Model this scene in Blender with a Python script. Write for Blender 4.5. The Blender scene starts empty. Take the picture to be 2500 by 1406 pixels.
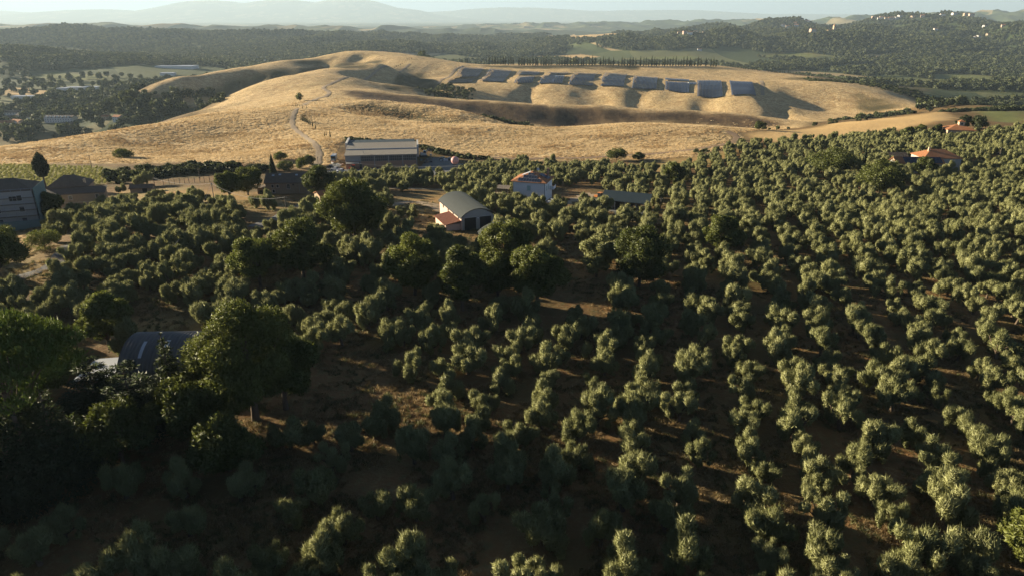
import bpy, bmesh, math, random
import numpy as np
from mathutils import Vector, Matrix

# ------------------------------------------------------------------ camera, sky, sun, exposure
scene = bpy.context.scene
R = math.radians
CAMZ = 55.0
FPX = 1667.0                       # focal length in photo pixels (2500 wide) = 24 mm on 36 mm
TH = math.atan(658.0 / FPX)        # camera looks down by this angle
cam_d = bpy.data.cameras.new('camera'); cam_d.sensor_width = 36.0; cam_d.lens = 24.0
cam_d.clip_start = 0.5; cam_d.clip_end = 120000
cam = bpy.data.objects.new('camera', cam_d); scene.collection.objects.link(cam)
cam.location = (0, 0, CAMZ); cam.rotation_euler = (math.pi / 2 - TH, 0, 0)
scene.camera = cam

SUN_EL, SUN_AZ = 12.0, 26.0        # degrees; azimuth forward of due left
sun_dir = Vector((-math.cos(R(SUN_AZ)) * math.cos(R(SUN_EL)), math.sin(R(SUN_AZ)) * math.cos(R(SUN_EL)), math.sin(R(SUN_EL))))
world = bpy.data.worlds.new('World'); scene.world = world; world.use_nodes = True
wn = world.node_tree.nodes; wl = world.node_tree.links
sky = wn.new('ShaderNodeTexSky'); sky.sky_type = 'NISHITA'; sky.sun_disc = False
sky.sun_elevation = R(SUN_EL); sky.sun_rotation = math.atan2(sun_dir.x, sun_dir.y)
sky.air_density = 0.32; sky.dust_density = 0.0; sky.ozone_density = 1.0
bg = wn['Background']; bg.inputs['Strength'].default_value = 0.05
wl.new(sky.outputs[0], bg.inputs['Color'])
sd = bpy.data.lights.new('sun', 'SUN'); sd.energy = 5.0; sd.angle = R(0.55); sd.color = (1.0, 0.85, 0.62)
sun = bpy.data.objects.new('sun', sd); scene.collection.objects.link(sun)
sun.rotation_euler = sun_dir.to_track_quat('Z', 'Y').to_euler(); sun.location = (-60, 20, 120)
vs = scene.view_settings; vs.view_transform = 'Standard'; vs.look = 'None'; vs.exposure = 1.97; vs.gamma = 1.0; vs.use_curve_mapping = False
cy = scene.cycles
cy.use_denoising = True; cy.denoising_prefilter = 'NONE'; cy.denoising_input_passes = 'RGB_ALBEDO_NORMAL'; cy.max_bounces = 5; cy.diffuse_bounces = 2; cy.glossy_bounces = 2; cy.transmission_bounces = 3
cy.volume_bounces = 2; cy.transparent_max_bounces = 4; cy.use_adaptive_sampling = True; cy.adaptive_threshold = 0.01
cy.sample_clamp_indirect = 4.0

# ------------------------------------------------------------------ helpers
rng = random.Random(7)
nrg = np.random.default_rng(11)
COL = scene.collection
CT, ST = math.cos(TH), math.sin(TH)

def at(px, py, Y):
    """point on the sight line of a photo pixel at forward distance Y"""
    r = (px - 1250.0) / FPX; u = (703.0 - py) / FPX
    t = Y / (CT + u * ST)
    return (r * t, Y, CAMZ + t * (-ST + u * CT))

def project(x, y, z):
    """world point -> photo pixel (for checking the layout)"""
    dz = z - CAMZ
    d = y * CT - dz * ST; u = y * ST + dz * CT
    return 1250 + FPX * x / d, 703 - FPX * u / d

def link(o, parent=None):
    COL.objects.link(o)
    if parent is not None: o.parent = parent
    return o

def tag(o, label=None, cat=None, group=None, kind=None):
    if label: o['label'] = label
    if cat: o['category'] = cat
    if group: o['group'] = group
    if kind: o['kind'] = kind
    return o

# lattice value noise
_T = nrg.random((256, 256))
def vnoise(x, y):
    xi = np.floor(x).astype(int); yi = np.floor(y).astype(int)
    fx = x - xi; fy = y - yi
    fx = fx * fx * (3 - 2 * fx); fy = fy * fy * (3 - 2 * fy)
    a = _T[xi & 255, yi & 255]; b = _T[(xi + 1) & 255, yi & 255]
    c = _T[xi & 255, (yi + 1) & 255]; d = _T[(xi + 1) & 255, (yi + 1) & 255]
    return (a * (1 - fx) + b * fx) * (1 - fy) + (c * (1 - fx) + d * fx) * fy
def fbm(x, y, octaves=4, gain=.5):
    s = 0; a = 1; n = 0
    for i in range(octaves):
        s = s + a * vnoise(x * 2 ** i + 17.3 * i, y * 2 ** i + 5.1 * i); n += a; a *= gain
    return s / n * 2 - 1
def smooth(a, b, v):
    t = np.clip((v - a) / (b - a), 0, 1); return t * t * (3 - 2 * t)

# ------------------------------------------------------------------ terrain heights
CP = []
# near grove and farm land: (world x, world y, z)
for x in (-260, -130, 0, 130, 260):
    e = 3.5 * max(0, x) / 260
    for Y, z in ((0, 1), (60, 0), (110, 0), (165, 0), (205, -3), (238, -6), (290, -10.5 + e)):
        CP.append((x, Y, z))
for x in (-420, -200): CP += [(x * 1.4, 60, -2), (x * 1.4, 170, -4)]
for x, z in ((-200, -16), (-100, -16.5), (0, -16.5), (110, -14), (200, -9)): CP.append((x, 350, z))
CP += [(280, 350, -6), (280, 300, -5), (300, 420, -8), (380, 330, -6), (420, 230, -3), (430, 100, 0), (600, 250, -8), (520, 450, -14)]
PIX = [
 # golden dome and its skyline
 (0,378,400),(150,350,430),(300,322,470),(450,293,515),(560,272,550),(640,263,560),(715,268,545),(350,350,440),(550,330,470),(600,370,410),(200,390,375),(400,395,365),
 # path along the crest
 (715,292,505),(770,350,405),(735,245,690),(800,215,800),(850,190,920),(950,160,1150),
 # near ridge with the track
 (820,279,545),(887,284,535),(988,302,505),(1105,304,505),(1223,306,500),(1391,319,480),(1448,314,485),(1519,304,490),(1660,306,480),(1720,313,465),(1774,333,440),
 (1000,340,437),(1200,350,437),(1400,350,432),(1600,350,428),(1300,380,388),(1700,365,398),(1100,372,397),
 # spur B
 (820,247,650),(887,250,645),(1022,269,620),(1105,284,590),(1186,304,545),(900,275,612),(1000,292,606),(1090,300,580),
 # ridge C
 (820,217,800),(921,222,795),(1062,237,780),(1223,247,765),(1290,255,760),(1344,257,758),(1458,260,750),(1559,270,740),(1660,271,735),(1744,274,730),(1828,280,720),(1895,296,690),(1956,306,670),
 (1000,250,745),(1200,278,728),(1400,303,718),(1550,298,712),(1700,298,706),(1850,307,678),(1120,268,730),
 # knolls below the solar bench
 (1310,258,945),(1480,262,932),(1640,272,912),(1800,281,868),(1250,213,1040),(1320,213,1035),(1420,216,1020),(1500,219,1010),(1590,224,1000),(1660,232,980),(1700,241,950),(1860,239,930),
 (1390,235,990),(1500,240,975),(1620,248,955),(1270,235,998),
 # solar bench
 (1072,206,1060),(1130,205,1065),(1125,164,1300),(1200,169,1290),(1300,174,1280),(1400,177,1280),(1480,180,1270),(1560,186,1250),(1640,192,1230),(1700,197,1210),(1840,201,1180),
 # behind the bench up to the cypress row
 (1150,156,1480),(1300,157,1490),(1500,158,1500),(1750,161,1480),(1800,168,1420),(1940,183,1340),(1990,190,1300),
 # hill D to the right of the panels
 (1870,207,1020),(1960,211,1010),(2050,216,990),(2150,236,950),(2230,262,880),(1950,250,950),(2050,265,922),(1900,275,872),(2100,283,862),(2180,280,846),
 (1950,195,1230),(2060,200,1200),(2150,210,1150),(2230,225,1100),
 # left hill top
 (870,127,1500),(1035,141,1400),(1072,148,1370),(950,130,1520),(1122,161,1320),(1000,185,1180),(900,205,1000),(960,215,900),(1040,215,930),(1000,160,1280),
 # far left spur
 (447,190,1150),(360,226,1080),(571,168,1250),(706,148,1350),(833,128,1480),(450,225,1105),(560,210,1180),(650,190,1215),(720,175,1270),(760,160,1340),
 # second spur
 (524,250,850),(605,215,880),(672,192,930),(739,183,960),(833,176,1000),(620,250,740),(700,225,800),(560,262,720),(480,275,690),
 # valley behind the second spur
 (560,232,1140),(640,206,1170),(740,190,1215),
 # field on the right
 (1850,323,455),(2050,300,520),(2200,284,570),(2290,275,600),(1950,338,430),(2150,318,470),(2400,272,640),(2490,268,700),
 (2400,290,560),
 # shrubby dip behind that field
 (2100,293,700),(2250,262,850),(2350,258,800),(2480,262,760),
]
for p in PIX: CP.append(at(*p))
def hid(px, Y, z): CP.append(((px - 1250.0) / FPX * Y / 1.03, Y, z))
# hidden dips between ridges and the fall to the valley
for px, Y, z in ((950,590,-24),(1100,555,-24),(1300,590,-34),(1500,590,-36),(1700,580,-37),(1850,560,-34),(1000,850,-33),(1200,850,-49),(1400,830,-55),(1600,820,-57),(1800,800,-56),(1400,640,-44),(1600,640,-45),(1250,650,-40),
                 (2000,600,-33),(2200,660,-36),(2000,740,-52),(2400,900,-62),(2350,1050,-70),(2450,1250,-76),
                 (0,520,-48),(150,560,-46),(300,600,-46),(420,640,-46),(-300,420,-25),(-300,600,-60),(-600,400,-40),(-600,200,-14),
                 (0,760,-88),(200,800,-86),(350,830,-84),(430,900,-80),(330,1000,-86),(380,1250,-80),(520,1400,-78),(700,1550,-70),(850,1700,-60),(1000,1750,-62),(1250,1760,-66),(1500,1750,-70),(1750,1700,-74),(2000,1560,-76),(2250,1450,-78),
                 (0,1000,-95),(200,1050,-95),(-400,900,-95),(300,1500,-95),(0,1600,-95),(600,1850,-93),(2500,1600,-82),(2800,1300,-80),(2900,900,-60),(2800,600,-30)):
    hid(px, Y, z)
CP = np.array(CP)
def tps_fit(P, lam=2e-4):
    S = 300.0
    X = P[:, :2] / S; n = len(X)
    d2 = ((X[:, None] - X[None]) ** 2).sum(-1)
    K = .5 * d2 * np.log(d2 + 1e-12) + lam * np.eye(n)
    A = np.zeros((n + 3, n + 3)); A[:n, :n] = K; A[:n, n] = 1; A[:n, n + 1:] = X; A[n, :n] = 1; A[n + 1:, :n] = X.T
    w = np.linalg.solve(A, np.concatenate([P[:, 2], np.zeros(3)]))
    def ev(x, y):
        sh = x.shape; q = np.stack([x.ravel(), y.ravel()], -1) / S; out = np.empty(len(q))
        for i in range(0, len(q), 20000):
            c = q[i:i + 20000]
            D = ((c[:, None] - X[None]) ** 2).sum(-1)
            out[i:i + 20000] = (.5 * D * np.log(D + 1e-12)) @ w[:n] + w[n] + c @ w[n + 1:]
        return out.reshape(sh)
    return ev
near_h = tps_fit(CP)

def px_x(px, Y): return (px - 1250.0) / FPX * Y / 1.065
HILLS = [  # px, Y, sigma_x (px-free metres), sigma_y, height over the plain, rotation deg
 (-250,4300,900,620,100,0),(180,4300,650,620,84,4),(480,4200,600,560,80,-3),(730,4100,330,520,70,0),(-900,4300,1500,700,110,0),
 (-150,2250,420,330,52,8),(120,2500,330,260,36,-12),(250,2150,260,200,20,-20),
 (950,3300,300,330,44,0),(1120,3600,330,300,30,0),(900,4800,700,400,55,0),(1250,5200,700,350,40,0),
 (1520,3500,300,330,66,0),(1640,3400,260,300,66,0),(1450,4000,350,380,52,0),
 (1750,3450,300,300,84,14),(1900,3300,170,330,78,24),(1990,3700,380,380,104,-10),(2100,3200,170,330,76,20),(2180,3700,400,380,108,0),(2330,3800,450,380,112,0),(2560,3900,600,420,122,0),(2260,3150,150,260,64,14),
 (2640,3250,330,300,150,0),(2800,3300,420,360,170,0),
 (1930,4700,900,360,120,0),(2250,4600,900,360,132,0),(2500,4500,900,380,142,0),
 (2500,9000,1500,900,215,0),(2150,9500,1800,900,170,0),(1750,10500,1700,900,120,0),(1400,11000,1700,900,90,0),
 (300,7200,1500,600,100,0),(-300,7500,1800,700,110,0),(900,7500,1400,500,80,0),
]
MOUNT = [(250,36000,3900,3000,520,0),(520,37000,2700,3000,980,0),(700,38000,2500,3000,1060,0),(860,38000,2300,3000,1080,0),(980,37000,1700,2800,590,0),(1080,37000,1700,2800,200,0),(-100,39000,5000,3000,620,0),
 (1250,42000,5500,2000,700,0),(1600,43000,6500,2000,600,0),(2000,43500,5500,2000,380,0)]
def far_h(x, y):
    z = np.full(x.shape, -96.0) + 6 * fbm(x / 900, y / 900, 3)
    H = np.zeros(x.shape)
    for px, Y, sx, sy, h, rot in HILLS:
        a = R(rot); dx = x - px_x(px, Y); dy = y - Y
        u = (dx * math.cos(a) + dy * math.sin(a)) / sx; v = (-dx * math.sin(a) + dy * math.cos(a)) / sy
        g = h * np.exp(-.5 * (u * u + v * v))
        H = (H ** 3 + g ** 3) ** (1 / 3)
    rid = 1 - np.abs(fbm(x / 420, y / 520, 4))
    rid2 = 1 - np.abs(fbm(x / 300 + 21, y / 900 + 4, 2)) * 2.2
    H = H * (.42 + .26 * rid + .48 * np.clip(rid2, 0, 1)) * (1 + .12 * fbm(x / 180 + 9, y / 240, 3))
    M = np.zeros(x.shape)
    for px, Y, sx, sy, h, rot in MOUNT:
        g = h * np.exp(-.5 * (((x - px_x(px, Y)) / sx) ** 2 + ((y - Y) / sy) ** 2)); M = np.maximum(M, g) * .7 + (M ** 3 + g ** 3) ** (1 / 3) * .3
    M = M * (1 + .14 * fbm(x / 3500, y / 3500, 5))
    return z + H + M

GULLY = [  # photo pixels with forward distance, depth, half width
 ([(1300,208,1040),(1285,228,960),(1262,255,850)], 4, 18), ([(1440,212,1020),(1455,240,920),(1458,258,840)], 4.5, 20),
 ([(1560,222,990),(1558,245,900),(1545,265,830)], 4, 18), ([(1735,243,940),(1725,258,880),(1742,275,800)], 5, 18),
 ([(1880,240,930),(1910,268,860),(1900,285,800)], 6, 12), ([(1850,215,1010),(1862,238,930)], 3, 8),
 ([(1000,190,1170),(1040,210,1000),(1100,225,900)], 7, 26),
 ([(500,185,1190),(470,215,1090)], 7, 14), ([(545,178,1200),(520,222,1070)], 8, 16), ([(610,170,1220),(585,215,1060)], 8, 18), ([(400,212,1110),(395,228,1060)], 4, 10),
 ([(690,175,1230),(660,196,1120)], 7, 18), ([(790,150,1350),(760,172,1220)], 7, 20),
 ([(880,140,1400),(860,165,1200)], 6, 20),
]
def seg_dist(x, y, pts):
    d = np.full(x.shape, 1e9)
    for (x0, y0), (x1, y1) in zip(pts[:-1], pts[1:]):
        vx, vy = x1 - x0, y1 - y0; L = vx * vx + vy * vy + 1e-9
        t = np.clip(((x - x0) * vx + (y - y0) * vy) / L, 0, 1)
        d = np.minimum(d, np.hypot(x - x0 - t * vx, y - y0 - t * vy))
    return d
def height(x, y):
    x = np.asarray(x, float); y = np.asarray(y, float)
    sh = x.shape; x = x.ravel(); y = y.ravel()
    z = np.empty(x.shape)
    lx = (np.abs(x) - 0.62 * np.maximum(y, 0))          # distance outside the surveyed wedge
    w = smooth(1500, 1950, y) ; w = np.maximum(w, smooth(330, 900, lx))
    n = w < 1
    zn = np.zeros(x.shape)
    zn[n] = near_h(x[n], y[n])
    hill = smooth(420, 560, y) * (1 - w)
    zn[n] += (hill[n]) * (2.4 * fbm(x[n] / 95, y[n] / 130, 4) + .9 * fbm(x[n] / 26, y[n] / 30, 3))
    zn[n] += .22 * fbm(x[n] / 13, y[n] / 13, 2)
    for pts, dep, hw in GULLY:
        P = [at(*p)[:2] for p in pts]
        m = n & (np.abs(x - P[0][0]) < 200) & (np.abs(y - P[0][1]) < 350)
        if m.any():
            wx = x[m] + 9 * fbm(x[m] / 40, y[m] / 40, 2); zn[m] -= dep * np.exp(-(seg_dist(wx, y[m], P) / hw) ** 2)
    f = w > 0
    zf = np.full(x.shape, -96.0); zf[f] = far_h(x[f], y[f])
    # off to the sides and behind: gentle land
    z = zn * (1 - w) + zf * w
    return z.reshape(sh)

def axis(lo, hi, s0, k):
    out = [0.0]
    while out[-1] < hi: out.append(out[-1] + s0 + k * out[-1])
    neg = [0.0]
    while neg[-1] > lo: neg.append(neg[-1] - s0 - k * abs(neg[-1]))
    return np.array(neg[:0:-1] + out)
gx = axis(-36000, 36000, 3.2, .0105)
gy = axis(-400, 47000, 3.0, .0072)
GX, GY = np.meshgrid(gx, gy)
GZ = height(GX, GY)
def hz(x, y):
    """terrain height from the ground mesh (bilinear)"""
    x = np.asarray(x, float); y = np.asarray(y, float)
    i = np.clip(np.searchsorted(gx, x) - 1, 0, len(gx) - 2); j = np.clip(np.searchsorted(gy, y) - 1, 0, len(gy) - 2)
    fx = (x - gx[i]) / (gx[i + 1] - gx[i]); fy = (y - gy[j]) / (gy[j + 1] - gy[j])
    return (GZ[j, i] * (1 - fx) + GZ[j, i + 1] * fx) * (1 - fy) + (GZ[j + 1, i] * (1 - fx) + GZ[j + 1, i + 1] * fx) * fy
def pick(px, py, y0=40, y1=6000):
    """where the sight line of a photo pixel meets the ground"""
    a = np.geomspace(y0, y1, 1500)
    r = (px - 1250.0) / FPX; u = (703.0 - py) / FPX
    t = a / (CT + u * ST); X = r * t; Z = CAMZ + t * (-ST + u * CT)
    d = Z - hz(X, a)
    k = np.argmax(d < 0)
    if d[k] >= 0: return None
    if k == 0: return Vector((X[0], a[0], float(hz(X[0], a[0]))))
    f = d[k - 1] / (d[k - 1] - d[k]); Y = a[k - 1] + f * (a[k] - a[k - 1]); x = X[k - 1] + f * (X[k] - X[k - 1])
    return Vector((float(x), float(Y), float(hz(x, Y))))
def poly_pick(pts):
    out = []
    for p in pts:
        if len(p) == 3: q = at(*p); out.append((q[0], q[1]))
        else:
            q = pick(*p)
            if q is not None: out.append((q.x, q.y))
    return out
def inside(x, y, poly):
    c = np.zeros(np.shape(x), bool); n = len(poly)
    for i in range(n):
        x0, y0 = poly[i]; x1, y1 = poly[i - 1]
        if y0 == y1: continue
        c ^= ((y0 > y) != (y1 > y)) & (x < (x1 - x0) * (y - y0) / (y1 - y0) + x0)
    return c
# ------------------------------------------------------------------ ground cover masks (what grows where, with slope shade painted into two)
def warp(x, y, amp=3.0, s=16.0):
    return x + amp * fbm(x / s, y / s, 3), y + amp * fbm(x / s + 40, y / s + 12, 3)
WX, WY = warp(GX, GY, 3.0, 18.0)
def mask(poly): return inside(WX, WY, poly).astype(float)
NEAR = GY < 2000
GOLD = poly_pick([(-260,430,330),(0,408,352),(180,402,358),(300,402,360),(520,404,360),(700,412,352),(790,425,338),(812,385,372),(840,342,420),(1010,342,420),(1060,352,410),(1110,378,385),
                  (1250,396,372),(1560,398,370),(1700,388,374),(1808,360,398),(1815,335,432),(1800,322,450)])
GOLD = [(-330, 335)] + GOLD[1:] + [at(1850,322,458)[:2], at(1990,312,700)[:2], at(2260,262,890)[:2], at(2150,215,1140)[:2], at(1990,190,1310)[:2], at(1760,160,1500)[:2], at(1130,155,1500)[:2], at(1030,138,1440)[:2], at(940,126,1560)[:2], at(840,124,1560)[:2],
                               at(700,144,1420)[:2], at(440,186,1180)[:2], at(350,228,1090)[:2], at(470,222,1040)[:2], at(590,225,1010)[:2], at(540,252,830)[:2], at(470,280,650)[:2], at(300,318,500)[:2], at(0,372,440)[:2], at(-250,420,400)[:2]]
FIELD = [at(*p)[:2] for p in [(1815,330,445),(1850,322,458),(2050,299,525),(2200,283,575),(2300,273,605),(2345,280,560),(2300,305,500),(2210,320,465),(2060,333,435),(1980,345,418),(1880,350,414)]]
gold = np.maximum(mask(GOLD), 0)
field = mask(FIELD)
lush = np.zeros(GX.shape)      # green meadow or crop
for P in ([(940,128,1560),(1000,126,1750),(1150,140,1600),(1120,150,1500),(1030,140,1440)],
          [(1890,170,1700),(2080,160,1800),(2500,175,1700),(2500,205,1400),(2380,210,1350),(2250,200,1500),(2050,188,1500)],
          [(2330,245,900),(2500,235,950),(2500,255,800),(2380,256,820)],
          [(2380,275,640),(2500,268,690),(2500,300,520),(2440,300,520)]):
    lush = np.maximum(lush, mask([at(*p)[:2] for p in P]))
VINE = [at(*p)[:2] for p in [(-150,418,346),(0,406,352),(120,408,350),(250,410,345),(262,440,296),(160,450,288),(0,440,296),(-150,440,296)]]
vine = mask(VINE)
def pp(y0, pts): return [(q.x, q.y) for q in (pick(px, py, y0, 3000) for px, py in pts) if q is not None]
# ploughed slope below the long crest, its shade painted in as darker soil
clay_shade = mask(pp(655, [(840,222),(930,228),(1062,242),(1223,250),(1344,260),(1460,263),(1560,273),(1744,277),(1828,283),(1895,298),(1940,307),(1850,316),(1700,303),(1520,302),(1400,314),(1280,305),(1190,300),(1100,282),(1022,266),(930,250),(860,238)]))
scrub_shade = np.zeros(GX.shape)     # darker herbage in dips, plus painted shade on slopes turned from the sun
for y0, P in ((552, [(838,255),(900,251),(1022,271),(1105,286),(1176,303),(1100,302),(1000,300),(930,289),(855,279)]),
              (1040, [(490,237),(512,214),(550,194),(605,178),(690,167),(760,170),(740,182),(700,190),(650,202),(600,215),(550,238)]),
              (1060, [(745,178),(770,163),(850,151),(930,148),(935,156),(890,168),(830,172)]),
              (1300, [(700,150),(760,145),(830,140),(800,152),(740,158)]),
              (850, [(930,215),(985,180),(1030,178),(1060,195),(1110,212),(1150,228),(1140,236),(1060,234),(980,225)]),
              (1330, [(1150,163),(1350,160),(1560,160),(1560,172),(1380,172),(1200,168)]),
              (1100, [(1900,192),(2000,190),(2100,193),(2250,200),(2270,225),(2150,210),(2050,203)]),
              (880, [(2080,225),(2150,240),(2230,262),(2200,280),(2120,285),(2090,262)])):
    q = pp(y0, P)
    if len(q) > 2: scrub_shade = np.maximum(scrub_shade, mask(q))
scrub_shade *= .55 + .45 * smooth(-.35, .05, fbm(GX / 26, GY / 20, 3))
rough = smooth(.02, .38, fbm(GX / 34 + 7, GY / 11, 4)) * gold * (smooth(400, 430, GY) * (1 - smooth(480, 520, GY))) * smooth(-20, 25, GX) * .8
scrub_shade = np.maximum(scrub_shade, rough)
wedge = smooth(1480, 1900, GY)
plain = np.maximum(wedge, np.clip(1 - gold - field - lush - clay_shade - scrub_shade, 0, 1) * ((GZ < -58) & (GY > 450)))
FLD = []                       # open fields among the far woods
for kind, P in (('lush', [(2270,182),(2330,180),(2430,187),(2445,204),(2390,212),(2290,205)]), ('lush', [(1990,170),(2050,160),(2140,157),(2150,166),(2060,172)]), ('lush', [(1850,137),(1930,127),(2000,134),(1990,141),(1880,143)]),
                ('field', [(2090,146),(2120,133),(2180,128),(2200,138),(2150,146)]), ('field', [(2290,138),(2340,130),(2440,124),(2445,129),(2360,136)]), ('field', [(1260,146),(1300,137),(1420,133),(1470,139),(1400,146)]), ('lush', [(1500,146),(1600,138),(1720,136),(1700,146)]),
                ('field', [(1330,92),(1400,84),(1500,82),(1520,88),(1420,96)]), ('lush', [(60,190),(120,172),(260,184),(280,192),(140,200)]), ('field', [(0,222),(40,214),(130,222),(120,232),(0,234)]), ('lush', [(2130,168),(2200,163),(2270,166),(2200,172)])):
    q = [(v.x, v.y) for v in (pick(px, py, 900, 9000) for px, py in P) if v is not None]
    if len(q) > 2:
        FLD.append(q); mk = mask(q); plain = plain * (1 - mk)
        if kind == 'lush': lush = np.maximum(lush, mk)
        else: field = np.maximum(field, mk)
grass = np.zeros(GX.shape)     # dry meadow among the near buildings
for P in ([(270,470),(420,455),(560,470),(700,488),(690,520),(560,510),(420,520),(280,500)], [(0,570),(110,560),(110,700),(0,700)],
          [(300,770),(480,770),(470,815),(310,815)], [(930,490),(1090,470),(1080,560),(930,560)], [(1100,620),(1100,560),(1240,590)], [(1560,405),(1800,355),(1790,390),(1560,430)]):
    q = poly_pick(P)
    if len(q) > 2: grass = np.maximum(grass, mask(q))
def forest(x, y):
    base = fbm(x / 420 + 3, y / 700 + 8, 4)
    hill = far_h(x, y) + 96
    left = smooth(-250, -420, x) * smooth(2300, 1800, y)
    f = smooth(-.10, .06, base + np.clip((hill - 14) / 40, 0, 1) * .62 - .02 - left * .30 + .25 * smooth(2500, 3000, y) * smooth(200, -200, x))
    return f * np.where(x < -330, smooth(850, 1150, y), smooth(1350, 1650, y))
def blur(a):
    b = a.copy(); b[1:-1, 1:-1] = (a[1:-1, 1:-1] * 4 + a[:-2, 1:-1] + a[2:, 1:-1] + a[1:-1, :-2] + a[1:-1, 2:]) / 8
    return b
MASKS = {k: blur(v) for k, v in dict(gold=gold, field=field, lush=lush, vine=vine, clay_shade=clay_shade, scrub_shade=scrub_shade, plain=plain, meadow=grass).items()}
MASKS['forest'] = np.zeros(GX.shape); _m = GY > 820; MASKS['forest'][_m] = np.where(GY[_m] < 6000, forest(GX[_m], GY[_m]), smooth(-.1, .15, fbm(GX[_m] / 900, GY[_m] / 1500, 4)))

# ------------------------------------------------------------------ node helpers
class NT:
    def __init__(s, name):
        s.m = bpy.data.materials.new(name); s.m.use_nodes = True
        s.t = s.m.node_tree; s.n = s.t.nodes; s.n.clear()
        s.out = s.n.new('ShaderNodeOutputMaterial')
    def new(s, typ, **kw):
        nd = s.n.new(typ)
        for k, v in kw.items(): setattr(nd, k, v)
        return nd
    def link(s, a, b): s.t.links.new(a, b)
    def inp(s, sock, v):
        if hasattr(v, 'is_output') or hasattr(v, 'links') and not isinstance(v, (float, int, tuple, list)): s.link(v, sock)
        else: sock.default_value = v
    def noise(s, scale, detail=3, rough=.55, vec=None, dist=0):
        nd = s.new('ShaderNodeTexNoise'); nd.inputs['Scale'].default_value = scale; nd.inputs['Detail'].default_value = detail
        nd.inputs['Roughness'].default_value = rough; nd.inputs['Distortion'].default_value = dist
        if vec is not None: s.link(vec, nd.inputs['Vector'])
        return nd.outputs['Fac']
    def ramp(s, fac, stops):
        nd = s.new('ShaderNodeValToRGB'); s.link(fac, nd.inputs[0]); e = nd.color_ramp.elements
        while len(e) > 1: e.remove(e[-1])
        e[0].position = stops[0][0]; e[0].color = c4(stops[0][1])
        for p, c in stops[1:]: k = e.new(p); k.color = c4(c)
        return nd.outputs[0]
    def mix(s, fac, a, b, mode='MIX'):
        nd = s.new('ShaderNodeMix', data_type='RGBA', blend_type=mode)
        s.inp(nd.inputs[0], fac)
        for sock, v in ((nd.inputs[6], a), (nd.inputs[7], b)):
            if isinstance(v, (tuple, list)): sock.default_value = c4(v)
            else: s.link(v, sock)
        return nd.outputs[2]
    def math(s, op, a, b=0.0):
        nd = s.new('ShaderNodeMath', operation=op); s.inp(nd.inputs[0], a); s.inp(nd.inputs[1], b); return nd.outputs[0]
    def attr(s, name):
        nd = s.new('ShaderNodeAttribute', attribute_name=name); return nd.outputs['Fac']
    def pos(s): return s.new('ShaderNodeNewGeometry').outputs['Position']
    def obj(s): return s.new('ShaderNodeTexCoord').outputs['Object']
    def mapping(s, vec, scale=(1,1,1), rot=(0,0,0)):
        nd = s.new('ShaderNodeMapping'); s.link(vec, nd.inputs[0]); nd.inputs['Scale'].default_value = scale; nd.inputs['Rotation'].default_value = rot
        return nd.outputs[0]
    def bump(s, h, strength=.5, dist=.3):
        nd = s.new('ShaderNodeBump'); nd.inputs['Strength'].default_value = strength; nd.inputs['Distance'].default_value = dist; s.link(h, nd.inputs['Height']); return nd.outputs[0]
    def finish(s, col, rough=.9, spec=.2, normal=None, metal=0.0):
        b = s.new('ShaderNodeBsdfPrincipled')
        if isinstance(col, (tuple, list)): b.inputs['Base Color'].default_value = c4(col)
        else: s.link(col, b.inputs['Base Color'])
        s.inp(b.inputs['Roughness'], rough); b.inputs['Specular IOR Level'].default_value = spec; b.inputs['Metallic'].default_value = metal
        if normal is not None: s.link(normal, b.inputs['Normal'])
        s.link(b.outputs[0], s.out.inputs['Surface']); return s.m
def c4(c): return (c[0], c[1], c[2], 1.0)

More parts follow.
